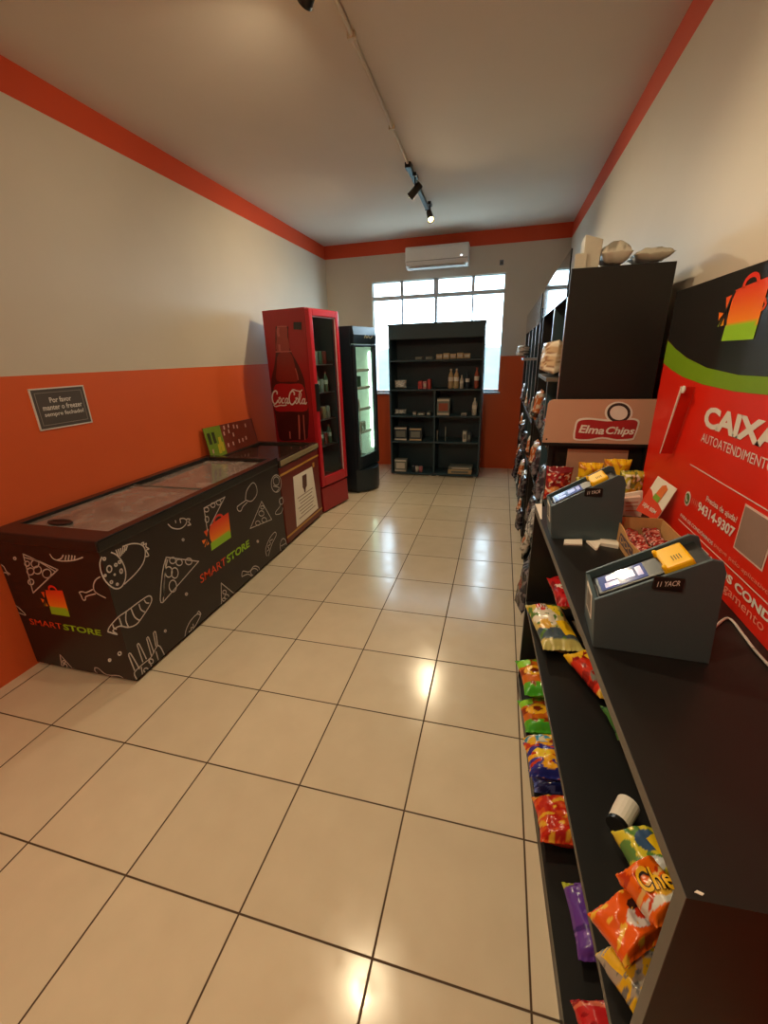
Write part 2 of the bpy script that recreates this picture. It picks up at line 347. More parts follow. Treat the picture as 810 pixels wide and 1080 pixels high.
# ------------------------------------------------------------------ ceiling track and spots
def tx(y): return 0.80 - 0.025 * y
bm = B(); tube(bm, [(tx(y) , y, ZC - 0.012) for y in (1.56, 2.2, 3.0, 3.375)], 0.011, 8)
for y in (1.9, 2.8): box(bm, tx(y) - 0.02, tx(y) + 0.02, y - 0.01, y + 0.01, ZC - 0.026, ZC)
tag(obj('cable_conduit', bm, mat('cream_conduit', (214, 204, 186), 0.5), smooth=False), 'thin pale conduit running along the middle of the ceiling', 'conduit')
def track(y0, y1, label):
    t = thing('light_track', label, 'light track', (tx(y0), y0, ZC))
    bm = B(); a, c = Vector((tx(y0), y0, 0)), Vector((tx(y1), y1, 0))
    for s, z in ((0, 0),):
        v = []
        prism(bm, [a + Vector((-0.018, 0, ZC - 0.032)), a + Vector((0.018, 0, ZC - 0.032)), a + Vector((0.018, 0, ZC)), a + Vector((-0.018, 0, ZC))], c - a)
    obj('rail', bm, M_blackpl, t, bevel=0.003)
    bm = B(); box(bm, a.x - 0.024, a.x + 0.024, y0 - 0.03, y0 + 0.05, ZC - 0.038, ZC); obj('feed_box', bm, M_blackpl, t, bevel=0.003)
    bm = B(); box(bm, c.x - 0.021, c.x + 0.021, y1 - 0.01, y1 + 0.015, ZC - 0.036, ZC); obj('end_cap', bm, M_blackpl, t, bevel=0.003)
track(3.42, 4.52, 'black ceiling track with two spots near the window end')
track(-1.75, 1.52, 'black ceiling track over the near end of the aisle, mostly out of frame')
M_bulb = mat('lit_bulb', (255, 240, 210), 0.3, emit=(255, 196, 110), estr=40)
M_bulbdim = mat('lit_bulb_soft', (255, 240, 210), 0.3, emit=(255, 196, 110), estr=12)
def spot(x, y, aim, label, power, size=100, lit=True):
    t = thing('track_spotlight', label, 'spotlight', (x, y, ZC - 0.03))
    bm = B(); box(bm, x - 0.016, x + 0.016, y - 0.05, y + 0.05, ZC - 0.058, ZC - 0.0325); obj('adapter', bm, M_blackpl, t, bevel=0.003)
    h = Vector((x, y, ZC - 0.145)); d = Vector(aim).normalized()
    bm = B(); tube(bm, [(x, y, ZC - 0.05), (x, y, ZC - 0.10), h], 0.008, 8); obj('arm', bm, M_blackpl, t, smooth=True)
    M = Matrix.Translation(h) @ d.to_track_quat('Z', 'Y').to_matrix().to_4x4()
    bm = B(); lathe(bm, [(0.012, -0.062), (0.026, -0.06), (0.029, -0.05), (0.030, 0.05), (0.034, 0.062), (0.031, 0.062), (0.027, 0.045), (0.005, 0.03)], M, 20)
    obj('lamp_head', bm, M_blackpl, t, smooth=True)
    bm = B(); lathe(bm, [(0.004, 0.03), (0.016, 0.034), (0.023, 0.045), (0.022, 0.056), (0.012, 0.064), (0.003, 0.066)], M, 16)
    obj('bulb', bm, M_bulb if lit else M_bulbdim, t, smooth=True)
    l = bpy.data.lights.new('spot_light', 'SPOT'); l.energy = power; l.color = SPOT_WARM; l.spot_size = math.radians(size); l.spot_blend = 0.9; l.shadow_soft_size = 0.03
    lo = bpy.data.objects.new('spot_light', l); COL.objects.link(lo); lo.parent = t
    lo.matrix_local = Matrix.Translation(-Vector((x, y, ZC - 0.03))) @ Matrix.Translation(h + d * 0.085) @ (-d).to_track_quat('Z', 'Y').to_matrix().to_4x4()
P_SPOT = 55
spot(0.752, 4.30, (0.3, -0.65, -0.8), 'lit ceiling spotlight glowing at the window end of the track', P_SPOT * 1.2, 140)
spot(0.745, 3.56, (-0.75, 0.15, -0.6), 'unlit-looking black spotlight turned towards the left wall', P_SPOT * 0.8, 120, True)
spot(0.772, 1.36, (-0.7, 0.55, -0.45), 'black spotlight at the very top edge of the photo', P_SPOT * 0.3, 120, True)
spot(0.80, 1.0, (0.38, -0.32, -0.85), 'spotlight over the near end of the aisle turned down to the aisle', P_SPOT * 0.8, 140, True)
spot(0.81, -0.45, (0.2, 0.35, -0.9), 'added fill spotlight behind the viewer turned down to the aisle', P_SPOT * 0.6, 150)  # unseen lamp added to brighten the near floor
spot(0.84, -1.45, (-0.45, 0.5, -0.75), 'added rearmost fill spotlight on the near track turned to the left wall', P_SPOT * 0.8, 150)  # another out-of-view lamp, added as fill for the near end

# ------------------------------------------------------------------ printed shop logo (bag with arrow) and drawings
def bag_logo(parent, o, X, Y, n):
    """o = lower left of the bag, X and Y = its width and height vectors"""
    o, X, Y, n = Vector(o), Vector(X), Vector(Y), Vector(n)
    def at(u, v): return o + X * u + Y * v + n * 0.0012
    bm = B()
    NX, NY = 10, 14
    top = lambda u: 0.80 + 0.07 * u
    g = [[bm.verts.new(at(0.16 + 0.80 * u + 0.05 * v, top(u) * (0.02 + 0.98 * v) if True else 0)) for u in [i / NX for i in range(NX + 1)]] for v in [j / NY for j in range(NY + 1)]]
    for j in range(NY):
        for i in range(NX): bm.faces.new((g[j][i], g[j][i + 1], g[j + 1][i + 1], g[j + 1][i]))
    hp = smoothline([(0.42, 0.80), (0.46, 0.91), (0.58, 0.96), (0.70, 0.93), (0.76, 0.84)], 4)
    pr = None
    for i, p in enumerate(hp):
        t = hp[min(i + 1, len(hp) - 1)] - hp[max(i - 1, 0)] if False else Vector(hp[min(i + 1, len(hp) - 1)]) - Vector(hp[max(i - 1, 0)])
        s = Vector((-t[1], t[0])).normalized() * 0.035
        a, c = bm.verts.new(at(p[0] + s.x, p[1] + s.y)), bm.verts.new(at(p[0] - s.x, p[1] - s.y))
        if pr: bm.faces.new((pr[0], pr[1], c, a))
        pr = (a, c)
    for tri in (((0.02, 0.72), (0.17, 0.74), (0.09, 0.52)), ((-0.10, 0.50), (0.05, 0.47), (-0.06, 0.36)), ((-0.05, 0.26), (0.12, 0.27), (0.08, 0.45))):
        bm.faces.new([bm.verts.new(at(*q)) for q in tri])
    M = ROOT.get(root_of(parent)).inverted() if root_of(parent) in ROOT else Matrix.Identity(4)
    ol, Yl = M @ o, (M.to_3x3() @ Y)
    L2 = Yl.length_squared
    ob = obj('shop_emblem', bm, M_printed, parent)
    def fn(p):
        v = (p - ol).dot(Yl) / L2
        if v < 0.26: return (150, 205, 40)
        k = min(1, max(0, (v - 0.26) / 0.7)); return (255 - 25 * k, 150 - 105 * k, 30)
    colour(ob, fn)
    # dark arrow stroke crossing the bag's left edge
    bm = B()
    ribbon(bm, [at(0.24, 0.80), at(0.12, 0.52), at(0.19, 0.26)], X.length * 0.05, n, 0.001); ribbon(bm, [at(0.0, 0.26), at(0.13, 0.48)], X.length * 0.04, n, 0.001)
    obj('emblem_arrow', bm, M_wrap, parent)
    return ob
def px_lines(bm, crop, sc, lines, plane, nrm, w):
    ax, v = plane
    for l in lines:
        pts = [on(crop[0] + x * sc, crop[1] + y * sc, ax, v) for x, y in l]
        ribbon(bm, smoothline(pts, 3) if len(pts) > 2 else pts, w, nrm, 0.0012)
def clusters(lines, pad=6):
    bx = [(min(p[0] for p in l) - pad, min(p[1] for p in l) - pad, max(p[0] for p in l) + pad, max(p[1] for p in l) + pad) for l in lines]
    par = list(range(len(lines)))
    def find(i):
        while par[i] != i: i = par[i]
        return i
    for i in range(len(lines)):
        for j in range(i):
            a, c = bx[i], bx[j]
            if a[0] < c[2] and c[0] < a[2] and a[1] < c[3] and c[1] < a[3]: par[find(i)] = find(j)
    out = {}
    for i, l in enumerate(lines): out.setdefault(find(i), []).append(l)
    return list(out.values())
def drawings(parent, crop, sc, lines, plane, nrm, w, pad=2):
    for g in clusters(lines, pad):
        bm = B(); px_lines(bm, crop, sc, g, plane, nrm, w)
        for v in bm.verts: v.co.x = max(v.co.x, FX0 + 0.002); v.co.z = max(v.co.z, 0.027)
        obj('food_drawing', bm, M_doodle, parent)
def circ(x, y, r, k=9, ry=None): return [(x + r * math.cos(2 * PI * i / k), y + (ry or r) * math.sin(2 * PI * i / k)) for i in range(k + 1)]
def tri(a, b, c):
    def mid(p, q): return [(p[0] + (q[0] - p[0]) * t, p[1] + (q[1] - p[1]) * t) for t in (0, 0.03, 0.5, 0.97)]
    return mid(a, b) + mid(b, c) + mid(c, a) + [a]

# ------------------------------------------------------------------ black chest freezer
FX0, FX1, FY0, FY1, FH = -0.922, -0.237, 0.748, 2.49, 0.835
t = thing('chest_freezer', 'long black chest freezer with white food drawings and sliding glass lids', 'freezer', ((FX0 + FX1) / 2, (FY0 + FY1) / 2, 0))
bm = B()
wall = 0.06
box(bm, FX0, FX1, FY0, FY0 + wall, 0.025, 0.775); box(bm, FX0, FX1, FY1 - wall, FY1, 0.025, 0.775)
box(bm, FX0, FX0 + wall, FY0 + wall, FY1 - wall, 0.025, 0.775); box(bm, FX1 - wall, FX1, FY0 + wall, FY1 - wall, 0.025, 0.775)
box(bm, FX0 + wall, FX1 - wall, FY0 + wall, FY1 - wall, 0.025, 0.10)
obj('body', bm, M_wrap, t)
rw = 0.062
def mitred(bm, ox0, ox1, oy0, oy1, ix0, ix1, iy0, iy1, z0, z1):
    O = [(ox0, oy0), (ox1, oy0), (ox1, oy1), (ox0, oy1)]; I = [(ix0, iy0), (ix1, iy0), (ix1, iy1), (ix0, iy1)]
    vs = [[bm.verts.new((x, y, z)) for x, y in P_] for P_ in (O, I) for z in (z0, z1)]
    o0, o1, n0, n1 = vs
    for i in range(4):
        j = (i + 1) % 4
        bm.faces.new((o0[i], o0[j], o1[j], o1[i])); bm.faces.new((n0[i], n1[i], n1[j], n0[j]))
        bm.faces.new((o1[i], o1[j], n1[j], n1[i])); bm.faces.new((o0[i], n0[i], n0[j], o0[j]))
bm = B(); mitred(bm, FX0, FX1 + 0.008, FY0 - 0.008, FY1 + 0.004, FX0 + rw, FX1 - rw + 0.008, FY0 + rw + 0.06, FY1 - rw, 0.775, FH)
obj('rim', bm, mat('black_rim_plastic', (34, 31, 31), 0.22, bscale=40), t, bevel=0.008)
bm = B()
i0, i1, j0, j1 = FX0 + rw, FX1 - rw, FY0 + rw + 0.06, FY1 - rw
box(bm, i0, i1, j0, j1, 0.50, 0.52); box(bm, i0 - 0.001, i0 + 0.012, j0, j1, 0.52, 0.775); box(bm, i1 - 0.012, i1 + 0.001, j0, j1, 0.52, 0.775)
box(bm, i0, i1, j0, j0 + 0.012, 0.52, 0.775); box(bm, i0, i1, j1 - 0.012, j1, 0.52, 0.775)
obj('liner', bm, M_frost, t)
for a, c, z in ((j0 - 0.004, 1.62, FH - 0.022), (1.585, j1 + 0.004, FH - 0.036)):
    l = bm = B(); box(bm, i0 - 0.004, i1 + 0.011, a, c, z, z + 0.006); lid = obj('glass_lid', bm, G_lid, t)
    bm = B(); yy = c if a < 1.2 else a
    box(bm, i0, i1 + 0.008, yy - 0.008, yy + 0.008, z - 0.003, z + 0.011); obj('lid_edge', bm, M_edge, lid, bevel=0.002)
    if a < 1.2:
        bm = B(); lathe(bm, [(0.002, 0.0), (0.075, 0.0), (0.08, 0.006), (0.076, 0.011), (0.06, 0.006), (0.002, 0.004)], Matrix.Translation((-0.68, 0.935, FH - 0.0158)) @ Matrix.Scale(0.42, 4, (0, 1, 0)), 24)
        obj('lid_grip', bm, M_blackpl, lid, smooth=True)
bm = B(); box(bm, FX0 + 0.05, FX1 - 0.02, FY0 + 0.02, FY1 - 0.02, 0.0, 0.03); obj('plinth', bm, M_blackpl, t)
# drawings on the near end
NE, NF = (0, -1, 0), (1, 0, 0)
D1, s1 = (0, 570), 150 / 810; D2, s2 = (90, 560), 140 / 810; D3, s3 = (160, 500), 160 / 810; D4, s4 = (210, 430), 140 / 796
pe = (1, FY0)
drawings(t, D1, s1, [tri((132, 76), (330, 166), (190, 298)), [(140, 96), (230, 125), (318, 178)], circ(156, 132, 14), circ(201, 132, 22), circ(175, 176, 20), circ(215, 168, 22), circ(268, 188, 25), circ(178, 236, 16),
    [(285, 76), (305, 104), (350, 116), (420, 113), (474, 95)], [(325, 112), (350, 102), (362, 82)], [(378, 84), (372, 112)], [(395, 82), (390, 113)], [(412, 84), (408, 113)], [(428, 86), (424, 112)],
    [(572, 206), (545, 225), (533, 258), (540, 288), (565, 308), (604, 327)], [(530, 278), (492, 296), (470, 291), (452, 296), (462, 310), (474, 338), (488, 336), (492, 318), (546, 303)],
    [(8, 138), (24, 150), (38, 176), (60, 192)], [(22, 182), (40, 185), (50, 198)], [(68, 362), (102, 378), (148, 424), (110, 412), (76, 400)], tri((343, 650), (446, 764), (358, 748)), circ(372, 715, 12), circ(392, 735, 11), circ(365, 690, 8),
    [(540, 724), (562, 728), (608, 764), (680, 770), (712, 795), (730, 824)], [(541, 724), (546, 748), (598, 782), (640, 808)], circ(86, 102, 7), circ(188, 682, 12), circ(190, 682, 5), circ(624, 680, 6)], pe, NE, 0.0065)
pf = (0, FX1)
drawings(t, D2, s2, [[(100, 157), (88, 195), (95, 250), (125, 310), (175, 350), (215, 345), (240, 305), (245, 250), (225, 190), (190, 147), (155, 130)],
    [(225, 96), (280, 78), (330, 80), (358, 100), (365, 140), (350, 200), (300, 265), (236, 325)], [(340, 76), (356, 70), (352, 86), (372, 76), (368, 96), (388, 110), (370, 118), (386, 150), (366, 156)],
    circ(145, 232, 15, 9, 20), circ(115, 170, 8), circ(185, 207, 8), circ(218, 245, 8, 9, 13), circ(158, 312, 8), circ(208, 190, 8), circ(194, 325, 6), circ(120, 272, 6), circ(178, 266, 4),
    tri((492, 160), (690, 186), (474, 434)), [(492, 160), (470, 250), (456, 420), (474, 434)], [(502, 172), (484, 262), (476, 405)], circ(532, 180, 19), circ(572, 192, 19), circ(630, 186, 20), circ(508, 250, 22, 9, 32), circ(545, 256, 21, 9, 32), circ(533, 336, 23, 9, 36),
    [(135, 614), (150, 580), (200, 525), (250, 490), (330, 430), (385, 396), (404, 412), (394, 450), (350, 520), (310, 570), (260, 588), (210, 580), (166, 608), (196, 632), (135, 614)],
    [(205, 530), (214, 555), (222, 582)], [(248, 494), (246, 545), (262, 586)], [(278, 474), (300, 525), (330, 546)], [(326, 445), (338, 480), (362, 494)], [(358, 420), (370, 438), (388, 440)], [(165, 570), (172, 590), (190, 600)],
    [(262, 756), (276, 750), (330, 842)], [(262, 756), (300, 852)], [(315, 696), (328, 691), (372, 782)], [(315, 696), (350, 800)], [(373, 656), (385, 652), (418, 745)], [(373, 656), (402, 762)], [(414, 622), (428, 618), (440, 700)], [(414, 622), (430, 705)],
    [(300, 880), (330, 918), (400, 860), (478, 782), (474, 740), (442, 698), (400, 770), (350, 812), (302, 858), (300, 880)], [(340, 830), (352, 890)], [(385, 780), (408, 845)], [(430, 735), (448, 800)], circ(370, 850, 14), circ(400, 795, 14),
    [(608, 660), (612, 610), (640, 550), (680, 508), (700, 515), (690, 542), (660, 596), (632, 642)], [(680, 508), (690, 490), (704, 506), (698, 516)], [(628, 626), (638, 632), (632, 612), (646, 612), (644, 590), (658, 588), (656, 566)],
    circ(208, 748, 10), circ(148, 788, 7), circ(487, 610, 6), circ(616, 385, 7), circ(596, 54, 6)] + [[(185 + 14 * k, 115 - 5 * k), (206 + 8 * k, 165 - 9 * k)] for k in range(6)], pf, NF, 0.0068)
drawings(t, D3, s3, [[(85, 266), (110, 288), (150, 292), (178, 272), (186, 248), (168, 236), (148, 240)], [(185, 240), (204, 240), (196, 256), (208, 270), (190, 274)], [(125, 246), (128, 262)], [(150, 242), (154, 262)],
    tri((278, 182), (390, 122), (297, 304)), circ(292, 190, 12), circ(326, 166, 12), circ(357, 152, 13), circ(294, 242, 10, 9, 16),
    [(500, 138), (506, 90), (538, 46), (558, 66), (560, 108), (532, 145), (500, 138)], [(500, 142), (466, 166), (455, 178), (462, 196), (476, 196), (486, 174), (510, 150)],
    tri((586, 146), (640, 242), (526, 290)), circ(585, 210, 14), circ(600, 245, 13), circ(566, 262, 12), circ(590, 178, 9),
    [(614, 438), (608, 400), (630, 342), (656, 310), (664, 326), (642, 372), (622, 438)], [(616, 412), (626, 400), (620, 385), (634, 374), (630, 358), (646, 348)],
    [(480, 545), (486, 518), (520, 522), (545, 492), (572, 500), (572, 536), (545, 556), (516, 534), (480, 548)], circ(548, 524, 20), tri((370, 582), (448, 645), (372, 704)), circ(388, 630, 10), circ(400, 655, 12), circ(384, 670, 8),
    circ(166, 350, 5), circ(185, 640, 5), circ(566, 360, 5)], pf, NF, 0.0068)
drawings(t, D4, s4, [circ(462, 455, 30, 10, 52), circ(462, 440, 18, 8, 26), [(444, 470), (480, 480), (462, 505)], [(500, 535), (482, 552), (484, 590), (458, 626), (462, 640), (490, 632), (502, 600)], circ(492, 560, 12, 8, 20), circ(505, 830, 20, 9, 46), [(490, 830), (520, 812)], circ(350, 800, 5)], pf, NF, 0.0068)
# shop logo twice
a, c = on(58, 667, 1, FY0), on(86, 667, 1, FY0)
bag_logo(t, (a.x, FY0, 0.375), (0.155, 0, 0), (0, 0, 0.185), NE)
q0, q1, q2 = on(38, 672, 1, FY0), on(74, 683, 1, FY0), on(113, 687, 1, FY0)
text('lettering', 'SMART', M_orange, t, (q0.x, FY0, 0.287), (q1.x - 0.004, FY0, 0.287), (0, 0, 1), 0.038, 0.004, 0.05)
text('lettering', 'STORE', M_green, t, (q1.x + 0.004, FY0, 0.287), (q2.x, FY0, 0.287), (0, 0, 1), 0.038, 0.03, 0.05)
a = on(222, 590, 0, FX1); c = on(246, 580, 0, FX1)
bag_logo(t, (FX1, a.y - 0.02, 0.430), (0, c.y - a.y + 0.03, 0), (0, 0, 0.215), NF)
q0, q1, q2 = on(212, 617, 0, FX1), on(239, 594, 0, FX1), on(263, 575, 0, FX1)
zz = (q0.z + q2.z) / 2
text('lettering', 'SMART', M_orange, t, (FX1, q0.y, zz), (FX1, q1.y - 0.005, zz), (0, 0, 1), 0.058, 0.004, 0.05)
text('lettering', 'STORE', M_green, t, (FX1, q1.y + 0.005, zz), (FX1, q2.y, zz), (0, 0, 1), 0.058, 0.03, 0.05)

# ------------------------------------------------------------------ pillow bags
def make_print(base, shapes=()):
    def fn(u, v):
        c = base(u, v) if callable(base) else base
        for s in shapes:
            k = s[0]
            if k == 'disc':
                _, x, y, r, col = s[:5]; asp = s[5] if len(s) > 5 else 1.3
                if (u - x) ** 2 + ((v - y) * asp) ** 2 < r * r: c = col
            elif k == 'ring':
                _, x, y, r0, r1, col = s; d = (u - x) ** 2 + ((v - y) * 1.3) ** 2
                if r0 * r0 < d < r1 * r1: c = col
            elif k == 'band':
                _, v0, v1, sl, col = s
                if v0 < v + sl * (u - 0.5) < v1: c = col
            elif k == 'rect':
                _, u0, v0, u1, v1, col = s
                if u0 < u < u1 and v0 < v < v1: c = col
            elif k == 'blob':
                _, sc, th, seed, col = s
                if noise.noise(Vector((u * sc, v * sc * 1.2, seed))) > th: c = col
        return c
    return fn
class Bag:
    def __init__(self, w, h, t, seed):
        self.w, self.h, self.t, self.seed = w, h, t, seed
    def z(self, x, y, side=1):
        u, v = x / self.w * 2, y / self.h * 2
        seal = max(0, min(1, (1 - abs(v)) / 0.16 - 0.45)); e = max(0, 1 - abs(u) ** 2.6) ** 0.55 * (seal ** 0.55 if seal > 0 else 0)
        n = noise.noise(Vector((x * 26, y * 22, self.seed))) * 0.20 + noise.noise(Vector((x * 70, y * 50, self.seed + 5))) * 0.10
        cr = math.sin(u * 26) * 0.0016 * (1 if seal < 0.2 else 0) + noise.noise(Vector((u * 2.2, v * 2, self.seed + 9))) * 0.006
        return side * self.t / 2 * e * (1 + n) + cr + side * 0.0006
    def edge(self, x, y):
        u, v = x / self.w * 2, y / self.h * 2
        k = 1 - 0.07 * (1 - v * v) * abs(u) ** 2 + 0.02 * noise.noise(Vector((v * 3, self.seed, u)))
        return x * k, y + 0.02 * self.h * noise.noise(Vector((u * 2, self.seed, 1)))
    def mesh(self, fn, nx=30, ny=38):
        bm = B(); G = {}
        for s in (1, -1):
            for j in range(ny + 1):
                for i in range(nx + 1):
                    x, y = (i / nx - 0.5) * self.w, (j / ny - 0.5) * self.h
                    ex, ey = self.edge(x, y)
                    G[s, i, j] = bm.verts.new((ex, ey, self.z(x, y, s)))
        for j in range(ny):
            for i in range(nx):
                bm.faces.new([G[1, i, j], G[1, i + 1, j], G[1, i + 1, j + 1], G[1, i, j + 1]])
                bm.faces.new([G[-1, i, j + 1], G[-1, i + 1, j + 1], G[-1, i + 1, j], G[-1, i, j]])
        for i in range(nx):
            bm.faces.new([G[1, i + 1, 0], G[1, i, 0], G[-1, i, 0], G[-1, i + 1, 0]]); bm.faces.new([G[1, i, ny], G[1, i + 1, ny], G[-1, i + 1, ny], G[-1, i, ny]])
        for j in range(ny):
            bm.faces.new([G[1, 0, j], G[1, 0, j + 1], G[-1, 0, j + 1], G[-1, 0, j]]); bm.faces.new([G[1, nx, j + 1], G[1, nx, j], G[-1, nx, j], G[-1, nx, j + 1]])
        return bm
    def patch(self, u0, v0, u1, v1, lift=0.0014, n=8, rot=0.0):
        bm = B(); g = []
        cx, cy = (u0 + u1) / 2, (v0 + v1) / 2
        for j in range(n + 1):
            r = []
            for i in range(n + 1):
                a, c = (i / n - 0.5) * (u1 - u0) * self.w, (j / n - 0.5) * (v1 - v0) * self.h
                x = (cx - 0.5) * self.w + a * math.cos(rot) - c * math.sin(rot); y = (cy - 0.5) * self.h + a * math.sin(rot) + c * math.cos(rot)
                ex, ey = self.edge(x, y); r.append(bm.verts.new((ex, ey, self.z(x, y) + lift)))
            g.append(r)
        for j in range(n):
            for i in range(n): bm.faces.new((g[j][i], g[j][i + 1], g[j + 1][i + 1], g[j + 1][i]))
        return bm
    def letters(self, s, u0, v0, u1, v1, bold=0.03, shear=0.1, lift=0.002, rot=0.0):
        bm = text_mesh(s, bold, shear); bmesh.ops.subdivide_edges(bm, edges=[e for e in bm.edges if e.calc_length() > 0.2], cuts=1)
        xs = [v.co.x for v in bm.verts]; ys = [v.co.y for v in bm.verts]; a, c, d, e = min(xs), max(xs), min(ys), max(ys)
        for v in bm.verts:
            x, y = (u0 + (u1 - u0) * (v.co.x - a) / (c - a) - 0.5) * self.w, (v0 + (v1 - v0) * (v.co.y - d) / (e - d) - 0.5) * self.h
            if rot:
                mx, my = ((u0 + u1) / 2 - 0.5) * self.w, ((v0 + v1) / 2 - 0.5) * self.h; x, y = x - mx, y - my
                x, y = mx + x * math.cos(rot) - y * math.sin(rot), my + x * math.sin(rot) + y * math.cos(rot)
            ex, ey = self.edge(x, y); v.co = Vector((ex, ey, self.z(x, y) + lift))
        return bm
def put_bag(name, label, cat, M, w, h, t, fn, seed, group=None, stickers=(), words=(), lowres=False):
    b = Bag(w, h, t, seed); o = obj(name, b.mesh(fn, *((14, 18) if lowres else (34, 44))), M_film, smooth=True); o.matrix_world = M; tag(o, label, cat, group)
    # the film's colours follow its own flat width and height
    colour(o, lambda p: fn(min(1, max(0, p.x / w + 0.5)), min(1, max(0, p.y / h + 0.5))) if p.z > -0.0005 else fn(0.02, min(1, max(0, p.y / h + 0.5))))
    for s in stickers: obj('price_sticker', b.patch(*s[:4], rot=s[4] if len(s) > 4 else 0), M_sticker, o, local=True, smooth=True)
    for s in words: obj('lettering', b.letters(*s[0:5], **(s[6] if len(s) > 6 else {})), s[5], o, local=True)
    return o
def frame(c, x, y):
    x = Vector(x).normalized(); y = Vector(y); y = (y - x * y.dot(x)).normalized(); z = x.cross(y); c = Vector(c)
    return Matrix(((x.x, y.x, z.x, c.x), (x.y, y.y, z.y, c.y), (x.z, y.z, z.z, c.z), (0, 0, 0, 1)))
def lying(z, tl, tr, br, bl, t, tilt=0.0):
    """frame of a bag whose four corners are seen at these pixels while it lies at height z"""
    p = [on(*q, 2, z + t * 0.68 + 0.008) for q in (tl, tr, br, bl)]
    X = (p[1] - p[0] + p[2] - p[3]) / 2; Y = (p[0] - p[3] + p[1] - p[2]) / 2; c = sum(p, Vector()) / 4
    M = frame(c, X, Y)
    return M, X.length, Y.length
def standing(y, tl, tr, br, bl):
    p = [on(*q, 1, y) for q in (tl, tr, br, bl)]
    X = (p[1] - p[0] + p[2] - p[3]) / 2; Y = (p[0] - p[3] + p[1] - p[2]) / 2; c = sum(p, Vector()) / 4
    return frame(c, X, Y), X.length, Y.length

# frozen goods under the freezer glass
pale = make_print((214, 204, 196), [('blob', 7, 0.1, 2, (196, 170, 160)), ('band', 0.4, 0.55, 0.2, (188, 150, 140))])
redp = make_print((196, 60, 50), [('blob', 6, 0.05, 4, (226, 150, 140)), ('disc', 0.5, 0.5, 0.22, (236, 220, 210))])
grnp = make_print((70, 140, 96), [('blob', 6, 0.1, 3, (190, 214, 190)), ('band', 0.35, 0.6, 0, (220, 228, 216))])
k = 0
for j in range(8):
    for i in range(3):
        x = i0 + 0.105 + i * 0.176; y = j0 + 0.105 + j * 0.186
        kind = 2 if (j >= 5 and i == 1) or (j == 6 and i == 0) else 1 if (i == 2 and j in (1, 2, 3)) or (j == 4 and i == 1) else 0
        fn = (pale, redp, grnp)[kind]
        lab = ('pale frosted food pack under the glass lid of the black freezer', 'red printed frozen food pack under the glass lid of the black freezer', 'green printed frozen food pack at the far end of the black freezer')[kind]
        a = rnd.uniform(-0.3, 0.3)
        M = Matrix.Translation((x, y, 0.572)) @ Matrix.Rotation(a * 0.15, 4, 'Z')
        put_bag('frozen_pack', lab, 'frozen food', M, 0.158, 0.168, 0.05, fn, 30 + k, ('pale frozen packs in the black freezer', 'red frozen packs in the black freezer', 'green frozen packs in the black freezer')[kind], lowres=True)
        k += 1

# ------------------------------------------------------------------ maroon ice cream freezer behind it
GX0, GX1, GY0, GY1, GH = -0.90, -0.237, 2.512, 3.33, 0.80
t = thing('ice_cream_freezer', 'low maroon chest freezer with gold stripes and a white notice, beside the red cooler', 'freezer', ((GX0 + GX1) / 2, (GY0 + GY1) / 2, 0))
bm = B(); box(bm, GX0, GX1, GY0, GY1, 0.03, 0.735); obj('body', bm, M_maroon, t, bevel=0.006)
bm = B()
box(bm, GX0, GX1 + 0.006, GY0, GY0 + 0.05, 0.735, GH); box(bm, GX0, GX1 + 0.006, GY1 - 0.05, GY1, 0.735, GH)
box(bm, GX0, GX0 + 0.05, GY0 + 0.05, GY1 - 0.05, 0.735, GH); box(bm, GX1 - 0.05, GX1 + 0.006, GY0 + 0.05, GY1 - 0.05, 0.735, GH)
box(bm, GX0 + 0.05, GX1 - 0.05, GY0 + 0.05, GY1 - 0.05, 0.735, 0.745)
obj('rim', bm, mat('brown_black_rim', (44, 36, 33), 0.25, bscale=40), t, bevel=0.007)
bm = B(); box(bm, GX1 + 0.002, GX1 + 0.012, GY0 + 0.02, GY1, GH - 0.052, GH - 0.004); obj('front_bumper', bm, mat('cream_metal_strip', (176, 160, 124), 0.25, metal=0.4), t, bevel=0.003)
bm = B(); box(bm, GX0 + 0.045, GX1 - 0.045, GY0 + 0.045, GY1 - 0.3, GH - 0.014, GH - 0.008); obj('glass_lid', bm, G_lid2, t)
bm = B(); box(bm, GX0 + 0.045, GX1 - 0.045, GY1 - 0.36, GY1 - 0.045, GH - 0.026, GH - 0.020); obj('glass_lid', bm, G_lid2, t)
bm = B()
for z in (0.66, 0.085): box(bm, GX1 - 0.001, GX1 + 0.0025, GY0 + 0.0, GY1, z, z + 0.018)
box(bm, GX1 - 0.001, GX1 + 0.0025, 3.18, 3.22, 0.575, 0.62)
obj('gold_stripe', bm, M_gold, t)
bm = B(); box(bm, GX0 + 0.04, GX1 - 0.03, GY0 + 0.03, GY1 - 0.03, 0, 0.035); obj('plinth', bm, M_blackpl, t)
q = [on(*p, 0, GX1) for p in ((309, 503), (329, 492), (335.5, 536), (313, 556))]
bm = B(); flat(bm, q, NF, 0.0008, 0.0008); n_ = obj('paper_notice', bm, M_paper, t)
bm = B(); c0 = on(320.5, 500, 0, GX1)
flat(bm, [on(*p, 0, GX1) for p in ((318.5, 502), (323, 499.5), (323.5, 512), (322.2, 515), (322, 519), (321, 519.5), (320.3, 516), (319, 514))], NF, 0.0018); obj('ice_pop_picture', bm, mat('brown_ink', (84, 48, 40), 0.6), n_)
bm = B()
for a in range(7):
    f0 = a / 7
    p0 = q[0].lerp(q[3], 0.46 + 0.07 * a); p1 = q[1].lerp(q[2], 0.46 + 0.07 * a)
    l = 0.12 + 0.05 * (a % 3)
    ribbon(bm, [p0.lerp(p1, l), p0.lerp(p1, 1 - l)], 0.010, NF, 0.0018)
obj('notice_lines', bm, mat('grey_ink', (160, 142, 132), 0.7), n_)
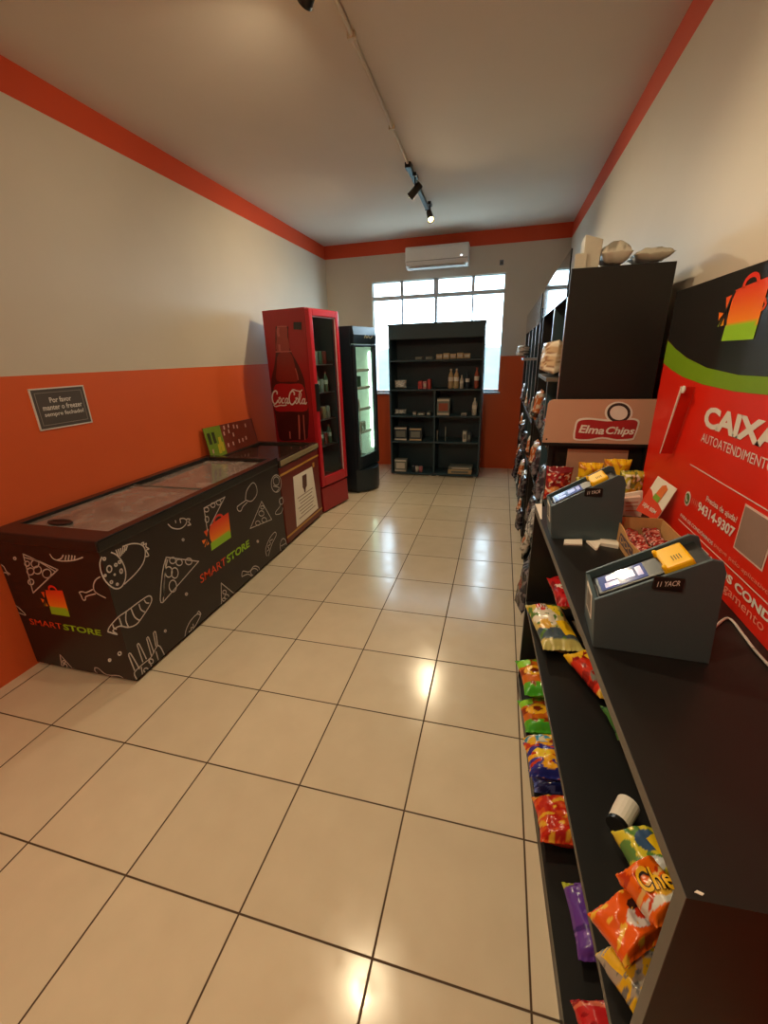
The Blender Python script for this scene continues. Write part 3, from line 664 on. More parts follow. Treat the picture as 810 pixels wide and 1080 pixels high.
# price board standing along the wall on that freezer
t = thing('ice_cream_price_board', 'green and red ice cream price board standing against the orange wall', 'price board', (-0.895, 2.9, GH))
ob_b = B(); q = [Vector((-0.872, 2.49, GH)), Vector((-0.872, 3.27, GH)), Vector((-0.912, 3.27, 1.045)), Vector((-0.912, 2.49, 1.065))]
prism(ob_b, q, (-0.008, 0, 0)); obj('board', ob_b, mat('brown_red_board', (112, 44, 30), 0.45, bscale=10, var=0.15), t)
bdn = (q[1] - q[0]).cross(q[3] - q[0]).normalized(); bdn = bdn if bdn.x > 0 else -bdn
def bq(u, v): return q[0].lerp(q[1], u).lerp(q[3].lerp(q[2], u), v)
bm = B(); flat(bm, [bq(0, 0), bq(0.3, 0), bq(0.3, 1), bq(0, 1)], bdn); obj('green_panel', bm, mat('leaf_green_print', (112, 138, 34), 0.5, var=0.2), t)
bm = B()
for u in (0.04, 0.12): flat(bm, [bq(u, 0.45), bq(u + 0.05, 0.45), bq(u + 0.05, 0.82), bq(u, 0.82)], bdn, 0.002)
obj('ice_pop_picture', bm, mat('dark_olive_ink', (44, 50, 22), 0.5), t)
for u, v in ((0.05, 0.15), (0.33, 0.62), (0.43, 0.66), (0.5, 0.5), (0.35, 0.2), (0.45, 0.2), (0.58, 0.22), (0.66, 0.22), (0.74, 0.25), (0.62, 0.75), (0.8, 0.72), (0.55, 0.78), (0.36, 0.82), (0.45, 0.84)):
    bm = B(); flat(bm, [bq(u, v), bq(u + 0.025, v), bq(u + 0.028, v + 0.14), bq(u + 0.004, v + 0.13)], bdn, 0.002)
    obj('price_mark', bm, mat('pale_pink_ink', (206, 160, 150), 0.5), t)
bm = B()
for u, v in ((0.16, 0.08), (0.2, 0.3), (0.22, 0.12)): flat(bm, [bq(u, v), bq(u + 0.05, v), bq(u + 0.06, v + 0.32), bq(u + 0.01, v + 0.32)], bdn, 0.003)
obj('ice_pop_picture', bm, mat('yellow_ink', (190, 170, 40), 0.5), t)

# ------------------------------------------------------------------ notice on the left wall
t = thing('wall_notice', 'small dark grey notice plate on the orange wall above the black freezer', 'sign', (XL, 1.33, 1.38))
SY0, SY1, SZ0, SZ1 = 1.168, 1.492, 1.270, 1.488
bm = B(); box(bm, XL, XL + 0.006, SY0, SY1, SZ0, SZ1); obj('plate', bm, M_greydk, t)
bm = B()
for a, c, d, e in ((SY0 - 0.004, SY1 + 0.004, SZ0 - 0.004, SZ0 + 0.003), (SY0 - 0.004, SY1 + 0.004, SZ1 - 0.003, SZ1 + 0.004), (SY0 - 0.004, SY0 + 0.003, SZ0, SZ1), (SY1 - 0.003, SY1 + 0.004, SZ0, SZ1)): box(bm, XL, XL + 0.008, a, c, d, e)
obj('white_border', bm, M_ink, t)
bm = B(); g_ = 0.02
for a, c, d, e in ((SY0 + g_, SY1 - g_, SZ0 + g_, SZ0 + g_ + 0.003), (SY0 + g_, SY1 - g_, SZ1 - g_ - 0.003, SZ1 - g_), (SY0 + g_, SY0 + g_ + 0.003, SZ0 + g_, SZ1 - g_), (SY1 - g_ - 0.003, SY1 - g_, SZ0 + g_, SZ1 - g_)): box(bm, XL + 0.005, XL + 0.0068, a, c, d, e)
obj('inner_line', bm, mat('grey_line', (150, 142, 134), 0.5), t)
for s, a, c, z in (('Por favor', 1.262, 1.395, 1.410), ('manter o freezer', 1.212, 1.456, 1.371), ('sempre fechado!', 1.212, 1.456, 1.330)):
    text('lettering', s, M_ink, t, (XL + 0.006, a, z), (XL + 0.006, c, z), (0, 0, 1), 0.030, 0.02, lift=0.0015)

# ------------------------------------------------------------------ coolers
def cooler(name, label, N, rz, w, dep, H, mats, hood, base_h, round_base):
    body_m, frame_m, inner_m = mats
    t = thing(name, label, 'cooler', (N[0], N[1], 0), rz)
    L = dict(local=True)
    bm = B()   # cabinet shell open towards +x
    box(bm, -dep, -0.05, 0, 0.03, 0.04, H); box(bm, -dep, -0.05, w - 0.03, w, 0.04, H); box(bm, -dep, -dep + 0.03, 0.03, w - 0.03, 0.04, H)
    box(bm, -dep + 0.03, -0.05, 0.03, w - 0.03, H - 0.05, H); box(bm, -dep + 0.03, -0.05, 0.03, w - 0.03, 0.04, base_h)
    obj('cabinet', bm, body_m, t, bevel=0.004, **L)
    bm = B(); box(bm, -dep + 0.03, -dep + 0.04, 0.03, w - 0.03, base_h, H - 0.05); box(bm, -dep + 0.04, -0.06, 0.03, 0.035, base_h, H - 0.05); box(bm, -dep + 0.04, -0.06, w - 0.035, w - 0.03, base_h, H - 0.05)
    obj('liner', bm, inner_m, t, **L)
    bm = B(); box(bm, -dep + 0.03, -0.04, 0.03, w - 0.03, 0.0, 0.045); obj('plinth', bm, M_blackpl, t, **L)
    return t
CK_N, CK_RZ, CK_W, CK_D, CK_H = (-0.238, 3.39), -0.235, 0.495, 0.575, 2.06
M_darkin = mat('dark_cooler_interior', (52, 58, 56), 0.5, var=0.1)
M_litin = mat('glowing_green_liner', (206, 222, 206), 0.5, emit=(196, 226, 200), estr=0.28)  # liner emits a little, standing in for light inside the cooler
t = cooler('red_drinks_cooler', 'tall red glass-door drinks cooler with a cola bottle on its side', CK_N, CK_RZ, CK_W, CK_D, CK_H, (M_red, M_red, M_darkin), 0.2, 0.34, False)
L = dict(local=True)
bm = B(); d0 = 0.055
box(bm, -0.05, 0, 0.0, d0, 0.30, CK_H - 0.01); box(bm, -0.05, 0, CK_W - 0.05, CK_W, 0.30, CK_H - 0.01)
box(bm, -0.05, 0, d0, CK_W - 0.05, CK_H - 0.075, CK_H - 0.01); box(bm, -0.05, 0, d0, CK_W - 0.05, 0.30, 0.40)
door = obj('door', bm, mat('bright_red_frame', (184, 34, 46), 0.28, var=0.04), t, bevel=0.008, **L)
bm = B(); box(bm, -0.03, -0.022, d0 - 0.01, CK_W - 0.04, 0.39, CK_H - 0.07); obj('door_glass', bm, G_door, door, **L)
bm = B()
box(bm, -0.022, -0.012, d0, d0 + 0.008, 0.40, CK_H - 0.075); box(bm, -0.022, -0.012, d0, CK_W - 0.05, CK_H - 0.083, CK_H - 0.075); box(bm, -0.022, -0.012, CK_W - 0.058, CK_W - 0.05, 0.40, CK_H - 0.075)
obj('gasket', bm, mat('pale_gasket', (210, 180, 184), 0.4), door, **L)
bm = B(); box(bm, -0.012, 0.012, 0.004, 0.06, 1.10, 1.37); obj('door_handle', bm, M_blackpl, door, bevel=0.008, **L)
bm = B(); prism(bm, [(-0.05, 0, 0.02), (-0.005, 0, 0.02), (-0.012, 0, 0.285), (-0.05, 0, 0.285)], (0, CK_W, 0)); obj('kick_panel', bm, M_red, t, bevel=0.006, **L)
bm = B()
for s in range(6): box(bm, -0.012, -0.006, 0.10, CK_W - 0.1, 0.07 + s * 0.025, 0.08 + s * 0.025)
# shelves with drinks
SH = (0.70, 0.98, 1.26, 1.54)
bm.free()
for z in SH:
    bm = B()
    for i in range(12): tube(bm, [(-CK_D + 0.05, 0.045 + i * 0.036, z), (-0.09, 0.045 + i * 0.036, z)], 0.003, 6)
    tube(bm, [(-0.09, 0.036, z), (-0.09, CK_W - 0.036, z)], 0.005, 6); tube(bm, [(-CK_D + 0.06, 0.036, z), (-CK_D + 0.06, CK_W - 0.036, z)], 0.005, 6)
    obj('wire_shelf', bm, M_steel, t, **L)
# side panel picture: cola bottle
MK = ROOT[t]; nS = (MK.to_3x3() @ Vector((0, -1, 0))); oS = MK @ Vector((0, 0, 0))
C4, c4 = (270, 330), 70 / 504
def sp_(x, y): return onp(C4[0] + x * c4, C4[1] + y * c4, oS, nS)
def patch(name, pts, m, lift, closed=True):
    P = smoothline([sp_(*p) for p in pts], 3, closed)[:-1]; bm = B(); flat(bm, P, nS, lift, 0.0005)
    return obj(name, bm, m, t)
M_cola = mat('cola_brown_print', (72, 20, 20), 0.4, var=0.1); M_cola2 = mat('cola_red_brown_print', (128, 34, 30), 0.4, var=0.1)
M_hl = mat('bottle_highlight_print', (178, 92, 84), 0.4); M_neck = mat('bottle_neck_print', (146, 58, 52), 0.4)
bo = patch('bottle_picture', [(158, 100), (240, 100), (246, 135), (248, 200), (264, 290), (320, 390), (365, 500), (375, 570), (395, 680), (402, 790), (396, 900), (385, 960), (290, 968), (190, 968), (168, 900), (148, 780), (126, 680), (118, 560), (120, 490), (140, 400), (150, 300), (148, 200), (150, 130)], M_cola, 0.001)
patch('bottle_neck', [(162, 106), (234, 106), (240, 180), (255, 285), (160, 292), (158, 200)], M_neck, 0.0018)
patch('bottle_shoulder', [(172, 310), (262, 305), (296, 400), (318, 512), (250, 522), (160, 515), (158, 420)], M_cola2, 0.0018)
patch('bottle_label', [(150, 545), (260, 540), (352, 545), (380, 640), (388, 740), (260, 748), (152, 742), (132, 640)], mat('label_red_print', (168, 24, 34), 0.4), 0.0018)
for l, w in (([(170, 112), (168, 150), (176, 180)], 0.030), ([(178, 240), (180, 270), (184, 292)], 0.026), ([(160, 104), (236, 102)], 0.010), ([(150, 296), (272, 292)], 0.012), ([(300, 420), (315, 470), (322, 510)], 0.012), ([(326, 775), (330, 860), (332, 960)], 0.022), ([(362, 775), (366, 860), (374, 965)], 0.014), ([(258, 900), (262, 955)], 0.018)):
    bm = B(); ribbon(bm, smoothline([sp_(*p) for p in l], 3), w, nS, 0.0032); obj('bottle_highlight', bm, M_hl, t)
# cola script drawn stroke by stroke
U0, U1, V1 = sp_(128, 708), sp_(392, 700), sp_(128, 590)
UX = (U1 - U0); UX.z = 0; hgt = abs(V1.z - U0.z) * 1.12; z0 = (U0.z + U1.z) / 2 - 0.01
def sc_(x, y): return Vector((U0.x, U0.y, z0)) + UX * (x / 100) + Vector((0, 0, hgt * y / 40))
def ell(cx, cy, rx, ry, a0=0.5, a1=6.8, sl=0.35, n=12): return [(cx + rx * math.cos(a0 + (a1 - a0) * i / n) + sl * ry * math.sin(a0 + (a1 - a0) * i / n), cy + ry * math.sin(a0 + (a1 - a0) * i / n)) for i in range(n + 1)]
bm = B(); wv = UX.length / 100
for st, w in (([(17, 27), (18, 32), (13, 35), (6, 30), (2, 19), (3, 9), (8, 5), (14, 9), (18, 14)], 3.0), (ell(23, 13, 3.4, 5.6), 2.2), (ell(33, 13, 3.2, 5.6, 0.9, 5.6), 2.4), (ell(42, 13, 3.4, 5.6), 2.2), ([(47, 19), (45, 10), (47, 7), (51, 11)], 2.4),
        ([(8, 5), (4, 2), (10, -1), (22, 2), (34, 2), (42, 4)], 2.2), ([(66, 26), (67, 31), (62, 35), (55, 30), (51, 19), (52, 9), (57, 5), (63, 8), (67, 13)], 3.0), (ell(72, 13, 3.4, 5.6), 2.2),
        ([(77, 10), (84, 24), (85, 31), (82, 32), (79, 22), (79, 10), (82, 7), (85, 11)], 2.0), (ell(90, 13, 3.4, 5.6), 2.2), ([(95, 19), (93, 10), (95, 7), (99, 11)], 2.4), ([(55, 31), (64, 38), (74, 36), (84, 35), (90, 38)], 2.0), ([(20, 19), (26, 21)], 1.6), ([(68, 19), (74, 21)], 1.6)):
    ribbon(bm, smoothline([sc_(*p) for p in st], 4), w * wv * 1.15, nS, 0.004)
obj('lettering', bm, M_ink, t)
q = [sp_(288, 70), sp_(346, 70), sp_(346, 128), sp_(288, 126)]
bm = B(); flat(bm, q, nS, 0.001, 0.006); obj('black_label', bm, M_blackpl, t)

bm = B(); box(bm, -0.085, -0.065, 0.037, 0.05, 0.45, CK_H - 0.12); obj('light_strip', bm, mat('hidden_fill_strip', (230, 240, 236), 0.4, emit=(220, 240, 235), estr=4.0), t, local=True)  # added glowing strip, tucked behind the door frame to brighten the inside
# small drinks inside the red cooler
def bottle(label, M, r, h, capm, bodym, cat='bottle', group=None, name='drink_bottle'):
    t = thing(name, label, cat, tuple(M.translation), 0, group)
    z = M.translation.z; x, y = M.translation.x, M.translation.y
    Mt = Matrix.Translation((x, y, z))
    bm = B(); lathe(bm, [(r * 0.9, 0), (r, h * 0.03), (r, h * 0.28), (r * 0.93, h * 0.36), (r, h * 0.45), (r, h * 0.6), (r * 0.75, h * 0.75), (r * 0.36, h * 0.86), (r * 0.33, h * 0.93)], Mt, 14); obj('bottle_body', bm, bodym, t, smooth=True)
    bm = B(); lathe(bm, [(r * 0.42, h * 0.92), (r * 0.42, h), (r * 0.36, h * 1.005)], Mt, 12); obj('cap', bm, capm, t)
    bm = B(); lathe(bm, [(r * 1.012, h * 0.38), (r * 1.02, h * 0.40), (r * 1.02, h * 0.58), (r * 1.012, h * 0.59)], Mt, 14); obj('bottle_label', bm, M_paper, t)
    return t
def can(label, p, r, h, m, group=None):
    t = thing('drink_can', label, 'can', p, 0, group); Mt = Matrix.Translation(p)
    bm = B(); lathe(bm, [(r * 0.8, 0), (r, h * 0.05), (r, h * 0.9), (r * 0.82, h * 0.97)], Mt, 14); obj('can_body', bm, m, t, smooth=True)
    bm = B(); lathe(bm, [(r * 0.82, h * 0.965), (r * 0.82, h), (r * 0.7, h * 0.99)], Mt, 14); obj('can_lid', bm, M_steel, t)
mm = [mat('tan_pack', (188, 160, 120), 0.5), mat('pale_can', (170, 176, 168), 0.35), mat('dull_green_bottle', (84, 112, 92), 0.3), mat('dull_red_can', (150, 62, 56), 0.35)]
for si, z in enumerate(SH):
    for i in range(5):
        p = MK @ Vector((-0.15, 0.09 + i * 0.076, z + 0.0055))
        if si in (1, 3) or i % 2: can('small drink can on a wire shelf behind the red cooler door', tuple(p), 0.029, 0.13, mm[(si + i) % 4], 'cans in the red cooler')
        else: bottle('small drink bottle on a wire shelf behind the red cooler door', Matrix.Translation(p), 0.029, 0.2, mm[3], mm[2], group='bottles in the red cooler')

# black cooler behind
BK_N, BK_RZ, BK_W, BK_D, BK_H = (-0.062, 4.142), -0.222, 0.52, 0.55, 1.93
M_bkc = mat('blue_black_enamel', (28, 40, 50), 0.3, var=0.06)
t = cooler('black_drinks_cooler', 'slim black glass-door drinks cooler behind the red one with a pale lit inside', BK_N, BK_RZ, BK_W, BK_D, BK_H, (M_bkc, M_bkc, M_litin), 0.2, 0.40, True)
bm = B(); d0 = 0.045; hd = 1.74
box(bm, -0.05, 0, 0.0, d0, 0.30, hd); box(bm, -0.05, 0, BK_W - d0, BK_W, 0.30, hd); box(bm, -0.05, 0, d0, BK_W - d0, 0.30, 0.46); box(bm, -0.05, 0, d0, BK_W - d0, hd - 0.03, hd)
door = obj('door', bm, M_bkc, t, bevel=0.01, **L)
bm = B(); box(bm, -0.03, -0.024, d0 - 0.01, BK_W - d0 + 0.01, 0.45, hd - 0.02); obj('door_glass', bm, glass('clear_door_glass', (235, 240, 236), 1.4), door, **L)
bm = B(); tube(bm, [(0.012, 0.03, 0.55), (0.02, 0.03, 0.6), (0.02, 0.03, 1.1), (0.012, 0.03, 1.15)], 0.006, 8); obj('door_handle', bm, M_steel, door, smooth=True, **L)
bm = B(); prism(bm, [(-0.05, 0, hd + 0.004), (0.0, 0, hd + 0.004), (0.004, 0, hd + 0.1), (-0.012, 0, BK_H), (-0.05, 0, BK_H)], (0, BK_W, 0)); hdr = obj('header', bm, M_bkc, t, bevel=0.006, **L)
bm = B()
def hl(u, v): return Vector((0.0045, 0.23 + u * 0.2, hd + 0.055 + v * 0.05))
ribbon(bm, smoothline([hl(0, 0.2), hl(0.15, 0.8), hl(0.3, 0.3), hl(0.5, 0.7), hl(0.7, 0.2), hl(1, 0.8)], 4), 0.012, NF, 0.002)
obj('header_emblem', bm, mat('pale_gold_print', (190, 186, 150), 0.5), hdr, **L)
bm = B()   # rounded front base
arc = [(-0.05, 0.0)] + [(-0.05 + 0.14 * math.sin(PI * i / 12) ** 0.8, BK_W * i / 12) for i in range(13)] + [(-0.05, BK_W)]
prism(bm, [(x, y, 0.02) for x, y in arc[1:-1]], (0, 0, 0.275)); obj('rounded_base', bm, M_bkc, t, bevel=0.006, **L)
bm = B(); box(bm, -0.085, -0.062, BK_W - 0.055, BK_W - 0.037, 0.5, hd - 0.08); obj('light_strip', bm, mat('cooler_strip_bright', (230, 240, 236), 0.4, emit=(210, 242, 222), estr=9.0), t, local=True)
MB_ = ROOT[t]
for z in (0.72, 1.0, 1.25, 1.45):
    bm = B(); box(bm, -BK_D + 0.05, -0.075, 0.037, BK_W - 0.037, z - 0.008, z); box(bm, -0.078, -0.068, 0.037, BK_W - 0.037, z - 0.012, z + 0.022); obj('shelf', bm, M_white, t, **L)
for z, xs, m, h in ((1.45, (0.12, 0.2), mm[1], 0.16), (1.25, (0.12, 0.2, 0.30), mm[2], 0.14), (1.0, (0.15, 0.25), mm[1], 0.12), (0.72, (0.3, 0.38), mm[1], 0.12), (0.402, (0.14, 0.24), mm[1], 0.1)):
    for y in xs: can('pale drink can on a shelf inside the black cooler', tuple(MB_ @ Vector((-0.14, y, z + 0.0005))), 0.033, h, m, 'cans in the black cooler')

# ------------------------------------------------------------------ tall dark shelf unit in front of the window
KX0, KX1, KY, KD, KH = 0.092, 1.318, 5.10, 0.40, 1.985
t = thing('open_bookcase', 'tall dark shelf unit standing in front of the window', 'shelf unit', ((KX0 + KX1) / 2, KY + KD / 2, 0))
bm = B(); box(bm, KX0, KX0 + 0.022, KY, KY + KD, 0.02, KH); obj('side_panel', bm, M_hazed, t, bevel=0.002)
bm = B(); box(bm, KX1 - 0.022, KX1, KY, KY + KD, 0.02, KH); obj('side_panel', bm, M_hazed, t, bevel=0.002)
bm = B(); box(bm, KX0 + 0.022, KX1 - 0.022, KY + KD - 0.012, KY + KD, 0.02, KH); obj('back_panel', bm, M_hazed, t)
bm = B(); box(bm, KX0 - 0.006, KX1 + 0.006, KY - 0.004, KY + KD, KH - 0.025, KH); box(bm, KX0 + 0.022, KX1 - 0.022, KY, KY + 0.018, 1.80, KH - 0.025); obj('top', bm, M_hazed, t, bevel=0.002)
KM = 0.705
bm = B(); box(bm, KM - 0.011, KM + 0.011, KY + 0.004, KY + KD - 0.012, 0.05, 1.168); obj('divider', bm, M_hazed, t)
KZ = (0.035, 0.485, 0.835, 1.18, 1.548)
for z in KZ:
    bm = B(); box(bm, KX0 + 0.022, KX1 - 0.022, KY + 0.002, KY + KD - 0.012, z - 0.02, z); obj('shelf', bm, M_hazed, t, bevel=0.0015)
for x in (KX0 + 0.05, KM - 0.05, KM + 0.05, KX1 - 0.05):
    bm = B(); lathe(bm, [(0.018, 0), (0.022, 0.004), (0.022, 0.016), (0.016, 0.02)], Matrix.Translation((x, KY + 0.03, 0)), 12); obj('foot', bm, M_white, t)
def pack(name, label, cat, x0, x1, z, h, m, face=None, group=None, d=0.10, yoff=0.03, band=None):
    z += 0.001
    t = thing(name, label, cat, ((x0 + x1) / 2, KY + yoff + d / 2, z), 0, group)
    bm = B(); box(bm, x0, x1, KY + yoff, KY + yoff + d, z, z + h); obj('pack_body', bm, m, t, bevel=0.006)
    if face:
        bm = B(); box(bm, x0 + (x1 - x0) * 0.14, x1 - (x1 - x0) * 0.14, KY + yoff - 0.0012, KY + yoff + 0.0005, z + h * 0.28, z + h * 0.72); obj('printed_label', bm, face, t)
    if band:
        bm = B(); box(bm, x0 + 0.006, x1 - 0.006, KY + yoff - 0.0010, KY + yoff + 0.0005, z + h * 0.84, z + h * 0.95); box(bm, x0 + 0.006, x1 - 0.006, KY + yoff - 0.0010, KY + yoff + 0.0005, z + h * 0.05, z + h * 0.16); obj('printed_band', bm, band, t)
    return t
Wp = mat('pale_wrap', (206, 200, 188), 0.45); Rd = mat('soft_red_wrap', (190, 66, 66), 0.45); Gr = mat('grey_picture', (120, 124, 118), 0.5); Tn = mat('tan_wrap', (196, 170, 128), 0.5); Dk = mat('dark_wrap', (46, 58, 70), 0.4)
Pk = mat('pink_wrap', (200, 130, 136), 0.5); Br = mat('brick_wrap', (168, 84, 62), 0.45)
for i in range(5): pack('snack_box', 'low tan pack in the row on the top shelf of the dark unit', 'package', 0.715 + i * 0.088, 0.715 + i * 0.088 + 0.078, KZ[4], 0.062 + 0.01 * (i % 2), Tn, Wp, 'tan packs on the top shelf of the dark unit')
for i in range(2): pack('snack_box', 'flat pale pack at the left half of the top shelf of the dark unit', 'package', 0.44 + i * 0.14, 0.53 + i * 0.14, KZ[4], 0.035, Gr, None, 'flat packs on the top shelf')
def lump(name, label, cat, x, z, w, h, fn, seed, group=None):
    M = frame((x, KY + 0.10, z + h / 2 + 0.012), (1, 0, 0), (0, 0.12, 1)); put_bag(name, label, cat, M, w, h, 0.07, fn, seed, group, lowres=True)
lump('bread_bag', 'crumpled pale bag at the left end of the shelf with three red packs', 'bag', 0.225, KZ[3], 0.165, 0.105, make_print((206, 200, 190), [('blob', 6, 0.1, 3, (150, 150, 148))]), 71)
pack('snack_box', 'red pack, leftmost of three together on the dark unit', 'package', 0.478, 0.535, KZ[3], 0.100, Rd, None)
pack('snack_box', 'pale pink pack between two red ones on the dark unit', 'package', 0.545, 0.592, KZ[3], 0.098, Pk, Wp)
pack('snack_box', 'taller red pack, rightmost of three together on the dark unit', 'package', 0.602, 0.648, KZ[3], 0.122, Rd, None)
for i in range(2):
    x = 0.905 + i * 0.072
    bottle('pale-topped jar, one of a pair, right half of the dark unit', Matrix.Translation((x, KY + 0.08, KZ[3] + 0.001)), 0.034, 0.245, Wp, Tn, 'jar', 'pair of jars on the dark unit', 'tall_jar')
bottle('slim pale bottle right of the two jars on the dark unit', Matrix.Translation((1.045, KY + 0.08, KZ[3] + 0.001)), 0.024, 0.165, Wp, Wp)
bottle('slim dark bottle between the pale bottle and the brick-red one', Matrix.Translation((1.12, KY + 0.08, KZ[3] + 0.001)), 0.027, 0.21, Dk, Dk)
bottle('tall brick-red bottle at the right end of the dark unit', Matrix.Translation((1.235, KY + 0.08, KZ[3] + 0.001)), 0.031, 0.255, Br, Br)
lump('snack_bag', 'small pale bag at the left end, one shelf below the three red packs', 'bag', 0.22, KZ[2], 0.165, 0.062, make_print((196, 194, 186), [('blob', 6, 0.1, 5, (130, 134, 134))]), 72)
for i, (x, w, h) in enumerate(((0.43, 0.05, 0.05), (0.52, 0.09, 0.035), (0.62, 0.05, 0.045))): pack('snack_box', ('small grey pack, left one of three beside the tall picture box', 'flat grey pack, middle one of three beside the tall picture box', 'small grey pack next to the divider beside the tall picture box')[i], 'package', x - w / 2, x + w / 2, KZ[2], h, Gr, Wp)
pack('cereal_box', 'tall pale box with a brown picture in the middle of the dark unit', 'box', 0.735, 0.905, KZ[2], 0.225, Gr, Br, band=Wp, yoff=0.02)
pack('snack_box', 'small flat white pack between the picture box and the pale bottle', 'package', 1.055, 1.125, KZ[2], 0.03, Wp, Gr)
bottle('pale bottle at the right end above the small white box', Matrix.Translation((1.225, KY + 0.08, KZ[2] + 0.001)), 0.033, 0.225, Wp, Wp)
pack('snack_bag', 'pale pack with a dark drawing, left one of a pair on the dark unit', 'package', 0.142, 0.322, KZ[1], 0.192, Dk, Gr, band=Wp)
pack('snack_bag', 'pale pack with a dark drawing, right one of a pair on the dark unit', 'package', 0.352, 0.53, KZ[1], 0.182, Dk, Gr, band=Tn)
pack('stick_pack', 'thin pale upright stick just right of the divider, lower one', 'package', 0.735, 0.75, KZ[1], 0.15, Gr, None, d=0.02, yoff=0.05)
pack('stick_pack', 'thin pale upright stick right of the divider, taller one', 'package', 0.845, 0.86, KZ[1], 0.20, Gr, None, d=0.02, yoff=0.05)
pack('tea_box', 'small upright cream box alone on the right of the dark unit', 'box', 1.085, 1.14, KZ[1], 0.145, Wp, Gr)
pack('tea_box', 'small upright grey box next to the cream one', 'box', 1.148, 1.195, KZ[1], 0.135, Dk, Gr)
pack('flour_pack', 'grey stack of packs at the bottom left of the dark unit', 'package', 0.135, 0.31, KZ[0], 0.185, Gr, Wp, band=Wp)
for i, (x, m) in enumerate(((0.40, Dk), (0.455, Wp), (0.51, Pk))): can(('small dark can on the bottom shelf of the dark unit', 'small white can on the bottom shelf of the dark unit', 'small pink can on the bottom shelf of the dark unit')[i], (x, KY + 0.08, KZ[0] + 0.001), 0.026, 0.085, m)
pack('rice_pack', 'long cream pack lying at the bottom right of the dark unit', 'package', 0.90, 1.225, KZ[0], 0.062, Tn, Gr, d=0.2)
pack('rice_pack', 'long grey pack on top of the cream one at the bottom right', 'package', 0.91, 1.232, KZ[0] + 0.063, 0.04, Gr, Wp, d=0.2)

# ------------------------------------------------------------------ right-hand wall shelving
SX, SD = 1.795, 0.385
def wall_shelf(y0, y1, zt, hz0, hz1, zs, divs, label):
    t = thing('gondola_shelf', label, 'shelf unit', (SX + SD / 2, (y0 + y1) / 2, 0))
    for y, a in ((y0, 0), (y1 - 0.02, 1)):
        bm = B(); box(bm, SX, SX + SD, y, y + 0.02, 0.0, zt); obj('side_panel', bm, M_black, t, bevel=0.0015)
    bm = B(); box(bm, SX + SD - 0.012, SX + SD, y0 + 0.02, y1 - 0.02, 0.0, zt); obj('back_panel', bm, M_black, t)
    bm = B(); box(bm, SX, SX + SD - 0.012, y0 + 0.02, y1 - 0.02, zt - 0.022, zt - 0.002); obj('top', bm, M_black, t)
    bm = B(); box(bm, SX - 0.006, SX, y0 + 0.03, y1 - 0.005, hz0, hz1); obj('header_board', bm, M_gloss, t, bevel=0.001)
    for y in divs:
        bm = B(); box(bm, SX, SX + SD - 0.012, y, y + 0.018, zs[0], zt - 0.022); obj('divider', bm, M_hazed, t)
        bm = B(); box(bm, SX - 0.0035, SX, y, y + 0.02, 1.2, hz0); obj('edge_strip', bm, M_steel, t)
    bm = B(); box(bm, SX - 0.0035, SX, y0 + 0.001, y0 + 0.012, 1.2, hz0); obj('edge_strip', bm, M_steel, t)
    for z in zs:
        bm = B(); box(bm, SX - 0.004, SX + SD - 0.012, y0 + 0.02, y1 - 0.02, z - 0.02, z); obj('shelf', bm, M_black, t, bevel=0.0015)
    return t
U1, U2 = (1.48, 2.70), (2.90, 5.05)
Z1, Z2 = (0.12, 0.45, 0.80, 1.15), (0.12, 0.42, 0.74, 1.08)
t1 = wall_shelf(U1[0], U1[1], 1.925, 1.82, 2.005, Z1, (1.97,), 'tall black shelving nearest the checkout with a glossy black header')
t2 = wall_shelf(U2[0], U2[1], 1.90, 1.80, 2.0, Z2, (3.3, 3.75, 4.3), 'tall black shelving further along the right wall nearer the window')
bm = B(); box(bm, SX - 0.055, SX + 0.30, U1[0] + 0.021, 1.969, 1.475, 1.492); obj('bracket_shelf', bm, M_edge, t1, bevel=0.0015)
bm = B(); box(bm, SX - 0.10, SX + 0.30, 2.95, 3.298, 1.545, 1.56); obj('bracket_shelf', bm, M_steel, t2, bevel=0.0015)
# goods along those shelves
silver = make_print((176, 180, 184), [('blob', 6, 0.05, 2, (96, 100, 110)), ('blob', 9, 0.2, 7, (230, 232, 236))])
darkfoil = make_print((52, 50, 62), [('blob', 7, 0.08, 2, (120, 118, 128)), ('disc', 0.5, 0.55, 0.2, (150, 60, 50))])
orangefoil = make_print((206, 110, 50), [('blob', 6, 0.1, 4, (240, 220, 200)), ('band', 0.1, 0.25, 0, (60, 40, 36)), ('band', 0.78, 0.9, 0, (226, 226, 222))])
whitefoil = make_print((214, 210, 202), [('disc', 0.5, 0.5, 0.25, (190, 110, 70)), ('blob', 7, 0.18, 4, (120, 112, 106))])
def shelfbag(label, y, z, w, h, fn, seed, over=0.02, tlt=0.25, group=None, cat='snack bag', t=0.06):
    M = frame((SX + 0.03 - over + 0.0, y, z + h / 2 * math.cos(tlt) + 0.012), (0, -1, 0), (math.sin(tlt), 0, math.cos(tlt)))
    return put_bag('snack_bag', label, cat, M, w, h, t, fn, seed, group, lowres=True)
shelfbag('pale round bread bag on the bracket shelf under the glossy header', 1.66, 1.492, 0.21, 0.15, make_print((214, 186, 150), [('blob', 5, 0.05, 3, (236, 222, 200)), ('blob', 9, 0.2, 8, (150, 110, 84))]), 5, 0.045, 0.1, cat='bread', t=0.11)
shelfbag('second pale bread bag behind the first on the bracket shelf', 1.86, 1.492, 0.15, 0.12, make_print((206, 176, 140), [('blob', 5, 0.05, 3, (230, 214, 190))]), 6, 0.03, 0.1, cat='bread', t=0.09)
shelfbag('silver crumpled bag on the far bracket shelf poking into the aisle', 3.12, 1.56, 0.28, 0.085, silver, 8, 0.13, 0.1, t=0.09)
